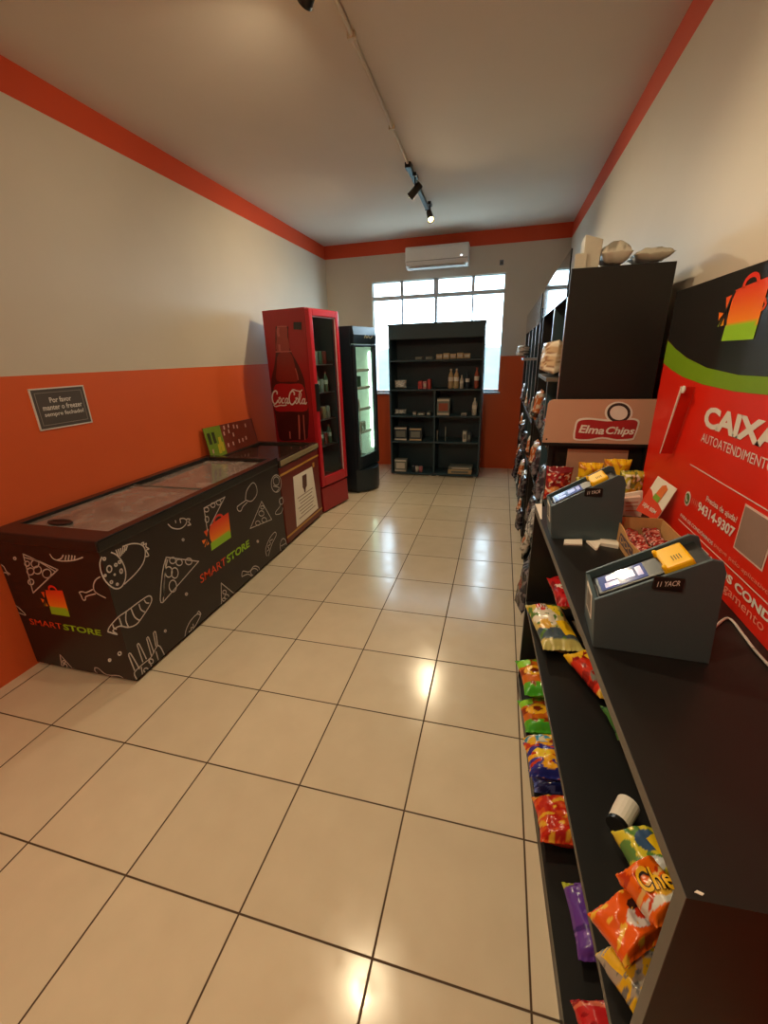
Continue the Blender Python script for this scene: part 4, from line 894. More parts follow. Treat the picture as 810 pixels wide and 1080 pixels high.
kinds = [(darkfoil, 'dark foil snack bag', 'dark foil bags'), (orangefoil, 'orange and white snack bag', 'orange bags'), (whitefoil, 'white snack bag with a brown spot', 'white bags'), (silver, 'silver foil snack bag', 'silver bags')]
k = 0
for z, seq in zip(Z1, ((None, None, 0, None, 2), (0, None, 3, 0, None), (3, 0, None, 0, 1), (0, 0, 0, None, 1))):
    for i, c in enumerate(seq):
        if c is None: continue
        y = (1.615, 1.835, 2.12, 2.335, 2.55)[i]
        fn, lb, gp = kinds[c]
        shelfbag(lb + ' on the black shelving behind the checkout', y, z, 0.17, 0.2, fn, 100 + k, rnd.uniform(0.0, 0.03), rnd.uniform(0.15, 0.3), gp + ' on the nearer black shelving'); k += 1
for z, seq in zip(Z2, ((0, None, 1, None, 0, None, 3, 0), (0, 2, None, 1, None, 0, 1, None), (None, 1, 0, None, 0, 2, None, 1), (3, None, 0, None, 2, None, 0, 2))):
    for i, c in enumerate(seq):
        if c is None: continue
        y = (3.03, 3.19, 3.43, 3.63, 3.90, 4.14, 4.45, 4.75)[i]
        fn, lb, gp = kinds[c]
        shelfbag(lb + ' on the far black shelving along the right wall', y, z, 0.15, 0.185, fn, 200 + k, rnd.uniform(0.0, 0.05), rnd.uniform(0.1, 0.25), gp + ' on the far black shelving'); k += 1
# things on top of the near shelving
ZT = 1.9255
t = thing('paper_carton', 'upright pale carton on top of the black shelving', 'box', (1.87, 1.55, ZT))
bm = B(); prism(bm, [(1.838, 1.50, ZT), (1.90, 1.50, ZT), (1.906, 1.50, 2.045 - 0.018), (1.838, 1.50, 2.048)], (0, 0.11, 0)); obj('carton_body', bm, mat('pale_grey_carton', (196, 192, 178), 0.7), t, bevel=0.003)
bm = B(); box(bm, 1.805, 1.85, 1.492, 1.5, ZT, ZT + 0.055); obj('loose_flap', bm, mat('pale_grey_carton', (0, 0, 0)), t)
t = thing('bread_roll_bag', 'round pale bag between the carton and the flat wrapper on top of the shelving', 'bag', (1.965, 1.58, ZT))
M = frame((1.965, 1.575, ZT + 0.052), (1, 0, 0), (0, 1, 0)); ROOT.pop(t); bpy.data.objects.remove(t)
put_bag('plastic_bag', 'round pale bag between the carton and the flat wrapper on top of the shelving', 'bag', M, 0.118, 0.15, 0.075, make_print((206, 202, 188), [('blob', 5, 0.3, 2, (150, 146, 134))]), 44, lowres=True)
M = frame((2.105, 1.575, ZT + 0.038), (1, 0, 0.0), (0, 1, 0))
put_bag('plastic_bag', 'flat pale wrapper on top of the shelving by the wall', 'bag', M, 0.145, 0.15, 0.045, make_print((200, 196, 180), [('blob', 5, 0.25, 5, (158, 152, 138))]), 45, lowres=True)

# ------------------------------------------------------------------ checkout counter (slightly turned)
CH = 0.97; CA = 0.057
def cpt(s, d, z=0.0): return Vector((1.785 + 0.004 - CA * s + d, s + CA * d, z))   # s along the front, d into the depth
CS0, CS1, CD = -0.245, 1.215, 0.43
CM = Matrix.Translation((1.789, 0, 0)) @ Matrix.Rotation(CA, 4, 'Z')
t = thing('checkout_counter', 'black open checkout counter with two shelves running along the right', 'counter', tuple(cpt(0.5, 0.2)))
def cbox(bm, d0, d1, s0, s1, z0, z1): box(bm, d0, d1, s0, s1, z0, z1, CM)
bm = B(); cbox(bm, 0, CD, CS0, CS1, CH - 0.022, CH); top = obj('countertop', bm, M_black, t)
bm = B(); cbox(bm, -0.0012, 0, CS0, CS1, CH - 0.022, CH - 0.0003); obj('edge_band', bm, M_edge, top)
bm = B(); cbox(bm, 0, CD, CS0, CS0 + 0.022, 0, CH - 0.022); sp1 = obj('side_panel', bm, M_black, t)
bm = B(); cbox(bm, -0.0012, 0, CS0 + 0.0002, CS0 + 0.022, 0, CH - 0.022); obj('edge_band', bm, M_edge, sp1)
bm = B(); cbox(bm, 0, CD, CS1 - 0.02, CS1, 0, CH - 0.022); obj('side_panel', bm, M_black, t)
bm = B(); cbox(bm, CD - 0.012, CD, CS0 + 0.022, CS1 - 0.02, 0.0, CH - 0.022); obj('back_panel', bm, M_black, t)
ZM, ZD = 0.50, 0.06
for z in (ZM, ZD):
    bm = B(); cbox(bm, 0, CD - 0.012, CS0 + 0.022, CS1 - 0.02, z - 0.018, z); s_ = obj('shelf', bm, M_black, t)
    bm = B(); cbox(bm, -0.001, 0, CS0 + 0.022, CS1 - 0.02, z - 0.018, z - 0.0003); obj('edge_band', bm, mat('dark_edge_band', (66, 62, 58), 0.4), s_)
bm = B(); cbox(bm, 0.0, 0.016, CS0 + 0.022, CS1 - 0.02, 0, ZD - 0.018); obj('kick_board', bm, M_black, t)
bm = B(); a_ = on(737, 942.5, 2, CH); flat(bm, [a_ + Vector(p) for p in ((-0.005, 0, 0), (0.003, -0.002, 0), (0.006, 0.001, 0), (-0.001, 0.003, 0))], (0, 0, 1), 0.0003, 0.001); obj('torn_tape', bm, M_paper, top)

# ------------------------------------------------------------------ snack bags on the counter shelves
yl, rd, og, gn, bl, pu, wt = (248, 200, 30), (206, 30, 30), (238, 100, 20), (60, 150, 40), (40, 70, 170), (104, 60, 160), (238, 230, 210)
f_chip = make_print((214, 196, 120), [('band', 0.82, 1.0, -0.15, (206, 180, 60)), ('rect', 0.25, 0.62, 0.8, 0.9, (250, 220, 60)), ('disc', 0.35, 0.6, 0.30, (240, 232, 214)), ('band', 0.08, 0.32, 0.15, (72, 90, 104)), ('disc', 0.25, 0.42, 0.15, (222, 170, 60)), ('disc', 0.36, 0.84, 0.15, (214, 30, 30), 1.6), ('blob', 8, 0.28, 3, (90, 130, 60)), ('band', 0.0, 0.1, 0, (206, 196, 120))])
f_red = make_print((196, 30, 34), [('band', 0.4, 0.5, 0.3, (240, 220, 210)), ('blob', 6, 0.2, 4, (140, 16, 20))])
f_redyel = make_print((214, 50, 28), [('band', 0.7, 1.0, 0.2, (240, 190, 40)), ('disc', 0.6, 0.75, 0.13, wt), ('disc', 0.3, 0.3, 0.2, (120, 120, 110)), ('blob', 5, 0.15, 6, (150, 30, 24)), ('band', 0.0, 0.1, 0, (226, 180, 60))])
f_green = make_print((70, 120, 60), [('disc', 0.8, 0.3, 0.25, yl), ('blob', 6, 0.2, 2, (40, 80, 46))])
f_ring = make_print((96, 180, 40), [('band', 0.2, 0.78, 0.15, (214, 110, 30)), ('blob', 6, 0.15, 8, (150, 60, 24)), ('disc', 0.3, 0.55, 0.19, (120, 40, 16)), ('ring', 0.3, 0.55, 0.09, 0.2, (252, 190, 40)), ('ring', 0.66, 0.42, 0.07, 0.17, (246, 170, 40)), ('disc', 0.12, 0.8, 0.14, (150, 220, 60)), ('band', 0.0, 0.13, 0, (80, 180, 50)), ('band', 0.87, 1.0, 0, (80, 180, 50))])
f_blue = make_print((70, 160, 206), [('blob', 5, 0.0, 5, (240, 190, 50)), ('disc', 0.6, 0.5, 0.18, (150, 60, 40)), ('blob', 8, 0.25, 2, (236, 226, 200)), ('band', 0, 0.1, 0, (60, 130, 190))])
f_ruf = make_print((60, 56, 150), [('blob', 4, -0.05, 7, (244, 176, 40)), ('disc', 0.28, 0.55, 0.16, (250, 214, 60)), ('disc', 0.7, 0.35, 0.22, (250, 200, 40)), ('blob', 7, 0.25, 3, (200, 60, 30)), ('band', 0, 0.12, 0, (40, 50, 140))])
f_navy = make_print((36, 46, 120), [('blob', 6, 0.2, 3, (90, 110, 190)), ('disc', 0.7, 0.6, 0.2, (226, 120, 50))])
f_redbag = make_print((206, 44, 28), [('blob', 6, 0.12, 5, (232, 90, 40)), ('blob', 8, 0.3, 9, (250, 190, 60)), ('band', 0.9, 1, 0, (240, 150, 40))])
f_purp = make_print((104, 62, 160), [('disc', 0.78, 0.45, 0.2, (244, 150, 40)), ('blob', 7, 0.3, 6, (140, 100, 190)), ('disc', 0.6, 0.72, 0.07, wt), ('disc', 0.08, 0.97, 0.1, (190, 200, 60)), ('band', 0.3, 0.36, 0, (70, 40, 120))])
f_yg = make_print((226, 206, 60), [('blob', 6, 0.05, 4, (96, 140, 70)), ('disc', 0.5, 0.62, 0.24, (66, 92, 130)), ('disc', 0.45, 0.25, 0.16, (200, 204, 204)), ('band', 0.0, 0.1, 0, (236, 210, 50))])
f_chee = make_print((240, 106, 20), [('band', 0.52, 0.60, -0.25, (240, 190, 110)), ('band', 0.1, 0.28, 0.2, (220, 216, 208)), ('disc', 0.5, 0.36, 0.2, (240, 180, 60)), ('disc', 0.58, 0.34, 0.10, (60, 30, 20)), ('blob', 7, 0.32, 3, (200, 60, 20)), ('band', 0.0, 0.08, 0, (236, 110, 30))])
f_org = make_print((236, 96, 24), [('disc', 0.6, 0.4, 0.26, (226, 222, 216)), ('disc', 0.75, 0.45, 0.2, (214, 60, 30)), ('disc', 0.62, 0.62, 0.12, (50, 30, 26)), ('blob', 6, 0.3, 3, (246, 190, 60))])
f_mix = make_print((186, 176, 160), [('blob', 5, 0.05, 3, (246, 200, 40)), ('blob', 7, 0.2, 6, (120, 124, 126)), ('disc', 0.7, 0.7, 0.2, (220, 140, 60))])
M_cheeink = mat('yellow_letter_print', (252, 190, 30), 0.5, var=0.02); M_dkink = mat('dark_letter_print', (46, 24, 16), 0.5)
def sb(label, z, quad, t, fn, seed, stickers=(), words=(), lift=0.0, wide=1.0, tall=1.0, lean=0.0):
    M, w, h = lying(z + lift, *quad, t)
    if lean: M = M @ Matrix.Translation((0, 0, abs(math.sin(lean)) * h * 0.5)) @ Matrix.Rotation(lean, 4, 'X')
    return put_bag('snack_bag', label, 'snack bag', M, w * wide, h * tall, t, fn, seed, 'snack bags on the counter shelves', stickers, words)
sb('yellow and white chips bag lying at the far front of the middle counter shelf', ZM, ((557, 637), (599, 641), (607, 684), (569, 687)), 0.062, f_chip, 11, ((0.58, 0.18, 0.90, 0.50, 0.1),), (('LAYS', 0.24, 0.76, 0.50, 0.87, M_ink, dict(bold=0.03, shear=0.15)),))
sb('red snack bag tucked behind the yellow and white chips bag', ZM, ((583, 610), (614, 612), (616, 640), (580, 638)), 0.055, f_red, 12, (), (('CHIPS', 0.2, 0.40, 0.85, 0.56, M_ink, dict(bold=0.02, rot=0.25)),), lift=0.14)
sb('red and yellow snack bag under the counter edge right of the chips bag', ZM, ((609, 690), (638, 688), (652, 730), (616, 738)), 0.06, f_redyel, 14, ((0.45, 0.52, 0.85, 0.80, 0.2),))
sb('half hidden yellow tagged bag between the chips bag and the counter edge', ZM, ((609, 655), (638, 657), (642, 680), (610, 680)), 0.055, f_mix, 13, ((0.05, 0.2, 0.35, 0.75, 0.1),))
sb('green bag almost hidden under the counter edge', ZM, ((634, 747), (690, 745), (700, 785), (650, 778)), 0.05, f_green, 15)
sb('yellow and green bag with a blue picture near the white paper roll', ZM, ((656, 878), (702, 874), (714, 930), (664, 936)), 0.06, f_yg, 16, ((0.55, 0.35, 1.0, 0.72, 0.35),), lift=0.004)
chee_ = sb('orange cheese snack bag with yellow letters leaning on the others', ZM, ((668, 918), (700, 908), (714, 952), (672, 985)), 0.06, f_chee, 17, (), (('Chee', 0.10, 0.28, 0.98, 0.70, M_dkink, dict(bold=0.06, rot=-0.35, shear=0.0)), ('Chee', 0.10, 0.28, 0.98, 0.70, M_cheeink, dict(bold=0.02, rot=-0.35, lift=0.0035, shear=0.0))), lift=0.166)
org_ = sb('orange and white snack bag nearest the counter side panel', ZM, ((630, 962), (676, 930), (700, 985), (648, 1024)), 0.06, f_org, 18, ((0.72, 0.18, 1.0, 0.52, 0.3),), lift=0.082)
sb('grey and yellow snack bag in the near corner of the middle shelf', ZM, ((640, 1008), (690, 975), (700, 1040), (656, 1072)), 0.06, f_mix, 19, ((0.05, 0.5, 0.45, 0.95, 0.2), (0.6, 0.62, 1.0, 0.95, 0.25)), lift=0.0)
# deck row
sb('green and orange ring snack bag, farther of the two green ones', ZD, ((547, 697), (602, 700), (606, 735), (549, 733)), 0.075, f_ring, 31, lift=0.09)
sb('green and orange ring snack bag, nearer of the two green ones', ZD, ((548, 739), (604, 742), (610, 775), (551, 772)), 0.075, f_ring, 32)
sb('light blue and yellow snack bag next to the green ring bags', ZD, ((552, 778), (608, 781), (614, 802), (556, 800)), 0.075, f_blue, 33)
sb('blue and yellow ridged chips bag between the light blue and red bags', ZD, ((553, 784), (610, 788), (618, 826), (557, 818)), 0.065, f_ruf, 34, lift=0.115)
sb('dark blue snack bag under the red bag on the lowest shelf', ZD, ((558, 812), (612, 815), (618, 838), (562, 836)), 0.05, f_navy, 35)
sb('shiny red snack bag at the middle of the lowest shelf', ZD, ((564, 842), (626, 846), (636, 896), (566, 886)), 0.085, f_redbag, 36)
sb('purple snack bag alone on the lowest shelf', ZD, ((594, 930), (648, 938), (662, 1020), (608, 1012)), 0.06, f_purp, 37)
sb('red snack bag at the very bottom edge of the photo', ZD, ((606, 1056), (660, 1056), (668, 1110), (612, 1110)), 0.06, make_print((206, 40, 44), [('band', 0.75, 0.9, 0.1, (230, 120, 90)), ('blob', 6, 0.25, 3, (160, 20, 30))]), 38)
# white paper roll lying on the middle shelf
t = thing('paper_roll', 'small white paper roll with a black end lying on the middle shelf', 'paper roll', tuple(on(657, 866, 2, ZM)))
p0, p1 = on(652, 868, 2, ZM + 0.028), on(664, 846, 2, ZM + 0.028)
dv = (p1 - p0).normalized(); p1 = p0 + dv * 0.065
bm = B(); tube(bm, [p0, p0.lerp(p1, 0.5), p1], [0.024, 0.026, 0.027], 20); obj('roll_body', bm, M_paper, t, smooth=False)
bm = B(); tube(bm, [p0 - dv * 0.012, p0 - dv * 0.0005], 0.0245, 20); obj('end_plug', bm, M_blackpl, t)

# ------------------------------------------------------------------ payment terminals
def terminal(label, P0, rz, seg):
    """wedge stand: local x runs from the low front to the tall rear, y across"""
    t = thing('payment_terminal', label, 'payment terminal', P0, rz); L = dict(local=True)
    Wd = 0.135; e = 0.008
    side = [(0.0, 0.0), (0.228, 0.0), (0.214, 0.216), (0.204, 0.240), (0.186, 0.243), (-0.012, 0.122)]
    for y in (0, Wd - e):
        bm = B(); prism(bm, [(x, y, z) for x, z in side], (0, e, 0)); obj('side_panel', bm, M_teal, t, bevel=0.0015, **L)
    bm = B(); prism(bm, [(0.0, e, 0.001), (0.006, e, 0.001), (-0.004, e, 0.120), (-0.0115, e, 0.120)], (0, Wd - 2 * e, 0)); fp = obj('front_panel', bm, M_teal, t, **L)
    bm = B(); prism(bm, [(0.228, e, 0.001), (0.222, e, 0.001), (0.206, e, 0.214), (0.2135, e, 0.214)], (0, Wd - 2 * e, 0)); obj('rear_panel', bm, M_teal, t, **L)
    u = Vector((0.198, 0, 0.121)).normalized(); n = Vector((-u.z, 0, u.x)); o = Vector((-0.012, 0, 0.122))
    def sl(a, y, h): return o + u * a + Vector((0, y, 0)) + n * h
    def slab(bm, a0, a1, y0, y1, h0, h1): prism(bm, [sl(a0, y0, h0), sl(a1, y0, h0), sl(a1, y0, h1), sl(a0, y0, h1)], (0, y1 - y0, 0))
    bm = B(); slab(bm, 0.004, 0.232, e, Wd - e, -0.024, -0.018); obj('deck_plate', bm, M_blackpl, t, **L)
    bm = B(); slab(bm, 0.010, 0.165, 0.018, 0.092, -0.018, -0.001); dv_ = obj('card_machine', bm, M_blackpl, t, bevel=0.005, **L)
    bm = B(); slab(bm, 0.020, 0.118, 0.025, 0.085, -0.0012, 0.0002); obj('screen', bm, M_screen, dv_, **L)
    bm = B()
    for a, y, w, h_ in ((0.03, 0.03, 0.03, 0.02), (0.036, 0.055, 0.022, 0.024), (0.07, 0.04, 0.025, 0.03), (0.10, 0.035, 0.012, 0.04)): slab(bm, a, a + w, y, y + h_, 0.0002, 0.0009)
    obj('screen_icons', bm, mat('screen_picture', (110, 110, 170), 0.2, emit=(130, 130, 210), estr=0.22), dv_, **L)
    bm = B(); slab(bm, 0.150, 0.205, 0.012, 0.098, -0.020, 0.010); slab(bm, 0.146, 0.156, 0.012, 0.026, -0.020, 0.014); slab(bm, 0.146, 0.156, 0.084, 0.098, -0.020, 0.014); obj('card_reader', bm, M_yellow, dv_, bevel=0.006, **L)
    bm = B()
    for q in range(4): slab(bm, 0.172 + q * 0.005, 0.174 + q * 0.005, 0.03, 0.05, 0.0099, 0.0106)
    obj('reader_print', bm, mat('brown_letters', (110, 84, 20), 0.6), dv_, **L)
    bm = B(); box(bm, 0.090, 0.146, -0.004, 0.0, 0.166, 0.197, ); tg = obj('side_tag', bm, M_blackpl, t, bevel=0.003, **L)
    text('lettering', '11 YACR', M_ink, tg, (0.098, -0.004, 0.173), (0.138, -0.004, 0.181), (0, 0, 1), 0.012, 0.01, 0.1, 0.0012, local=True)
    Mt = Matrix.Rotation(math.atan2(-0.0115, 0.120), 4, 'Y')
    bm = B(); q = [(-0.0105 + 0.0 - 0.0012, y, z) for y, z in ((0.045, 0.055), (0.11, 0.055), (0.11, 0.11), (0.045, 0.11))]
    fx = lambda z: -0.0115 * z / 0.120 - 0.0012
    bm.free(); bm = B(); prism(bm, [(fx(0.05), 0.035, 0.05), (fx(0.05), 0.10, 0.05), (fx(0.115), 0.10, 0.115), (fx(0.115), 0.035, 0.115)], (0.001, 0, 0)); lb = obj('front_label', bm, M_paper, t, **L)
    bm = B(); prism(bm, [(fx(0.058) - 0.0008, 0.044, 0.058), (fx(0.058) - 0.0008, 0.091, 0.058), (fx(0.107) - 0.0008, 0.091, 0.107), (fx(0.107) - 0.0008, 0.044, 0.107)], (0.001, 0, 0)); obj('label_panel', bm, mat('grey_code_patch', (110, 104, 98), 0.6), lb, **L)
    return t
terminal('near dark teal payment stand with a yellow card reader, in the middle of the counter', (1.782, 0.243, CH), -0.03, 1)
terminal('far dark teal payment stand at the window end of the counter', (1.752, 0.862, CH), 0.02, 2)
# papers
def paper(label, quad, h=0.004, m=None, curl=0.0, name='paper_slip'):
    q = [on(*p, 2, CH) for p in quad]; bm = B(); N = 6
    g = [[bm.verts.new(q[0].lerp(q[1], i / N).lerp(q[3].lerp(q[2], i / N), j / N) + Vector((0, 0, h + curl * (i / N - 0.5) ** 2 * 4 - 0.0))) for i in range(N + 1)] for j in range(N + 1)]
    for j in range(N):
        for i in range(N): bm.faces.new((g[j][i], g[j][i + 1], g[j + 1][i + 1], g[j + 1][i]))
    r = bmesh.ops.extrude_face_region(bm, geom=bm.faces[:])
    for v in r['geom']:
        if isinstance(v, bmesh.types.BMVert): v.co.z -= h - 0.0004
    tag(obj(name, bm, m or M_paper), label, 'paper')
paper('narrow white paper slip lying in front of the far payment stand', ((595, 570.5), (614, 570), (614, 575.5), (594.5, 575)), 0.006)
paper('star-folded white paper on the counter between slip and cardboard box', ((618, 573), (636, 571), (630, 581), (626, 580)), 0.008, curl=0.003)
paper('rolled white paper touching the cardboard box', ((633, 570), (652, 573.5), (652, 579), (632, 575.5)), 0.012)
paper('white paper slip at the far corner of the counter beside the stand', ((564.5, 532), (571.5, 532), (571.5, 548), (570, 548)), 0.003)

# ------------------------------------------------------------------ open cardboard box of sweets
t = thing('cardboard_box', 'small open cardboard box of red sweets between the payment stands', 'box', (2.045, 0.76, CH), 0.03)
L = dict(local=True); bw, bl_, bh = 0.075, 0.155, 0.078
bm = B(); th = 0.004
box(bm, -bw, bw, -bl_, bl_, 0.0, th)
prism(bm, [(-bw, -bl_, th), (-bw, bl_, th), (-bw, bl_, bh), (-bw, bl_ * 0.4, bh * 0.92), (-bw, 0, bh * 0.72), (-bw, -bl_ * 0.5, bh * 0.8), (-bw, -bl_, bh)], (th, 0, 0))
prism(bm, [(bw - th, -bl_, th), (bw - th, bl_, th), (bw - th, bl_, bh), (bw - th, -bl_, bh)], (th, 0, 0))
box(bm, -bw + th, bw - th, -bl_, -bl_ + th, th, bh * 0.9); box(bm, -bw + th, bw - th, bl_ - th, bl_, th, bh * 1.05)
obj('box_walls', bm, M_card, t, **L)
bm = B(); prism(bm, [(-bw - 0.0008, bl_ * 0.55, 0.018), (-bw - 0.0008, -bl_ * 0.45, 0.018), (-bw - 0.0008, -bl_ * 0.35, 0.05), (-bw - 0.0008, bl_ * 0.5, 0.052)], (0.0008, 0, 0)); obj('dark_print', bm, mat('purple_print', (84, 66, 80), 0.6), t, **L)
text('lettering', 'DOC', M_card, t, (-bw - 0.0008, bl_ * 0.45, 0.024), (-bw - 0.0008, -bl_ * 0.32, 0.024), (0, 0, 1), 0.022, 0.02, lift=0.0008, local=True)
sweet = make_print((170, 50, 44), [('blob', 6, 0.1, 3, (110, 34, 34)), ('blob', 8, 0.25, 5, (230, 190, 180)), ('band', 0.42, 0.56, 0, (206, 120, 110))])
MB2 = ROOT[t]; k = 0
for i in range(2):
    for j in range(5):
        M = MB2 @ Matrix.Translation((-0.033 + i * 0.066, -0.118 + j * 0.058, 0.030 + 0.008 * ((i + j) % 2))) @ Matrix.Rotation(rnd.uniform(-0.2, 0.2), 4, 'Z') @ Matrix.Rotation(0.25, 4, 'X')
        put_bag('sweet_packet', 'small red wrapped sweet in the open cardboard box', 'sweets', M, 0.058, 0.055, 0.024, sweet, 300 + k, 'wrapped sweets in the cardboard box', lowres=True); k += 1

# ------------------------------------------------------------------ self-service banner
BX = 2.150
t = thing('checkout_banner', 'red and black self-service banner with white lettering standing at the back of the counter', 'banner', (BX, 0.7, CH))
BY1, BY0, BZ1 = 1.32, 0.02, 1.80
m_ban = mat('banner_red', (222, 34, 14), 0.42, var=0.03, bscale=6)
m_bk = mat('banner_black', (36, 34, 33), 0.25, var=0.08, bscale=6)
bm = B(); box(bm, BX, BX + 0.006, BY0, BY1, CH + 0.001, BZ1); bd = obj('board', bm, m_ban, t)
NB = (-1, 0, 0)
arcT = [(1.33, 1.634), (1.22, 1.602), (1.10, 1.573), (0.93, 1.546), (0.73, 1.534), (0.55, 1.537), (0.35, 1.555), (0.15, 1.595), (BY0, 1.63)]
arcB = [(1.33, 1.552), (1.22, 1.53), (1.10, 1.511), (0.93, 1.497), (0.73, 1.492), (0.55, 1.497), (0.35, 1.515), (0.15, 1.55), (BY0, 1.58)]
def strip(bm, A, Bp, lift):
    for i in range(len(A) - 1):
        a0, a1, b0, b1 = A[i], A[i + 1], Bp[i], Bp[i + 1]
        bm.faces.new([bm.verts.new((BX - lift, min(BY1, y), z)) for y, z in (a0, a1, b1, b0)])
bm = B(); strip(bm, arcT, [(y, BZ1) for y, z in arcT], 0.0010); obj('black_field', bm, m_bk, bd)
bm = B(); strip(bm, arcT, arcB, 0.0016); obj('green_arc', bm, mat('banner_green', (118, 158, 22), 0.45), bd)
UP = (0, 0, 1)
def bt(s, yL, yR, z, h, m=M_ink, bold=0.0, **k): return text('lettering', s, m, bd, (BX - 0.0005, yL, z), (BX - 0.0005, yR, z), UP, h, bold, lift=0.0012, **k)
bt('CAIXA', 0.868, 0.463, 1.378, 0.062, bold=0.045, space=0.95)
bt('AUTOATENDIMENTO', 0.856, 0.470, 1.334, 0.026)
bm = B(); ribbon(bm, [(BX, 0.893, 1.252), (BX, 0.25, 1.252)], 0.003, NB, 0.0014); ribbon(bm, [(BX, 0.887, 1.064), (BX, 0.25, 1.064)], 0.003, NB, 0.0014); obj('white_lines', bm, M_ink, bd)
bt('Precisa de ajuda?', 0.736, 0.556, 1.174, 0.022, bold=0.01)
bt('(11)', 0.822, 0.782, 1.140, 0.022, mat('pink_print', (238, 150, 130), 0.5))
bt('94314-9307', 0.775, 0.553, 1.136, 0.030, bold=0.03)
bt('PARA OS CONDÔMINOS', 0.878, 0.64, 1.078, 0.014, bold=0.02)
bt('pague pelo aplicativo', 0.63, 0.36, 1.078, 0.015, mat('pink_print', (0, 0, 0)))
bt('MATIZADOS CONDÔMINOS', 0.80, 0.12, 1.026, 0.028, bold=0.04)
bt('pagamento e', 0.58, 0.30, 0.990, 0.026, mat('pink_print', (0, 0, 0)))
bt('SMART', 0.715, 0.42, 1.685, 0.055, M_orange, bold=0.0)
bt('STORE', 0.40, 0.10, 1.685, 0.055, M_green, bold=0.03)
bag_logo(bd, (BX - 0.0012, 0.905, 1.618), (0, -0.215, 0), (0, 0, 0.165), NB)
bm = B(); q = [(0.856, 1.142)]
flat(bm, [(BX, 0.856 + 0.021 * math.cos(a * PI / 8), 1.147 + 0.024 * math.sin(a * PI / 8)) for a in range(16)], NB, 0.001); ic = obj('phone_icon', bm, M_ink, bd)
bm = B(); flat(bm, [(BX, 0.856 + 0.016 * math.cos(a * PI / 8), 1.147 + 0.018 * math.sin(a * PI / 8)) for a in range(16)], NB, 0.0022); obj('icon_disc', bm, mat('icon_green', (74, 110, 52), 0.5), ic)
bm = B(); ribbon(bm, smoothline([(BX, 0.864, 1.156), (BX, 0.860, 1.145), (BX, 0.849, 1.140)], 4), 0.006, NB, 0.0034); obj('icon_handset', bm, M_ink, ic)
bm = B(); flat(bm, [(BX, 0.540, 1.118), (BX, 0.405, 1.118), (BX, 0.405, 1.238), (BX, 0.540, 1.238)], NB, 0.0010); cq = obj('pale_square', bm, mat('pale_pink_card', (226, 196, 186), 0.55), bd)
bm = B(); flat(bm, [(BX, 0.535, 1.123), (BX, 0.410, 1.123), (BX, 0.410, 1.233), (BX, 0.535, 1.233)], NB, 0.0020); obj('square_field', bm, mat('grey_brown_card', (150, 124, 114), 0.55), cq)
# leaflet pocket standing off the banner
t = thing('leaflet_pocket', 'narrow red leaflet pocket with a white edge sticking out from the banner', 'leaflet holder', (BX, 1.06, 1.33))
a = on(719, 408, 0, BX - 0.04); c = on(696, 478, 0, BX - 0.04)
bm = B(); x1 = BX - 0.0022
A0, A1 = Vector((BX - 0.04, a.y, a.z)), Vector((BX - 0.04, c.y, c.z)); B0, B1 = Vector((x1, a.y - 0.0, a.z)), Vector((x1, c.y, c.z))
prism(bm, [A0, A1, B1, B0], Vector((0, -0.004, 0.0))); obj('pocket_sheet', bm, mat('pocket_red', (206, 40, 20), 0.3), t)
bm = B(); tube(bm, [A0 + Vector((0, -0.002, 0)), A0.lerp(A1, 0.5) + Vector((0, -0.002, 0)), A1 + Vector((0, -0.002, 0))], [0.004, 0.003, 0.002], 8); obj('white_edge', bm, M_ink, t)
bm = B(); lathe(bm, [(0.004, 0), (0.012, 0.002), (0.012, 0.006), (0.004, 0.008)], Matrix.Translation(A0 + Vector((0, -0.006, -0.008))) @ Matrix.Rotation(PI / 2, 4, 'Y'), 14); obj('white_clip', bm, M_ink, t)
# leaflet leaning on the banner
q = [onp(*p, (2.065, 1.0, CH), (-0.92, -0.25, 0.30)) for p in ((694, 502), (714, 515.5), (692, 549), (671, 538))]
t = thing('leaflet', 'small red and white leaflet with a coloured bag, leaning at the banner foot', 'leaflet', tuple((q[2] + q[3]) / 2))
ln = (q[1] - q[0]).cross(q[3] - q[0]).normalized(); ln = ln if ln.dot(CAM - q[0]) > 0 else -ln
def lq(u, v): return q[3].lerp(q[2], u).lerp(q[0].lerp(q[1], u), v)
bm = B(); prism(bm, q, -ln * 0.002); obj('card', bm, M_paper, t)
bm = B(); flat(bm, [lq(0, 0), lq(1, 0), lq(1, 0.30), lq(0.7, 0.42), lq(0.35, 0.5), lq(0.15, 0.62), lq(0, 0.66)], ln, 0.0006, 0.0006); obj('red_field', bm, mat('leaflet_red', (224, 70, 44), 0.5), t)
bm = B(); flat(bm, [lq(0.35, 0.5), lq(0.68, 0.45), lq(0.72, 0.85), lq(0.56, 0.93), lq(0.42, 0.86)], ln, 0.0014); obj('bag_picture', bm, mat('leaflet_orange', (226, 120, 60), 0.5), t)
bm = B(); flat(bm, [lq(0.35, 0.48), lq(0.66, 0.43), lq(0.66, 0.58), lq(0.36, 0.62)], ln, 0.0022); obj('bag_picture', bm, mat('leaflet_green', (130, 170, 60), 0.5), t)
text('lettering', 'SEJA BEM', M_ink, t, lq(0.12, 0.16), lq(0.82, 0.10), lq(0, 1) - lq(0, 0), 0.018, 0.02, lift=0.0016)
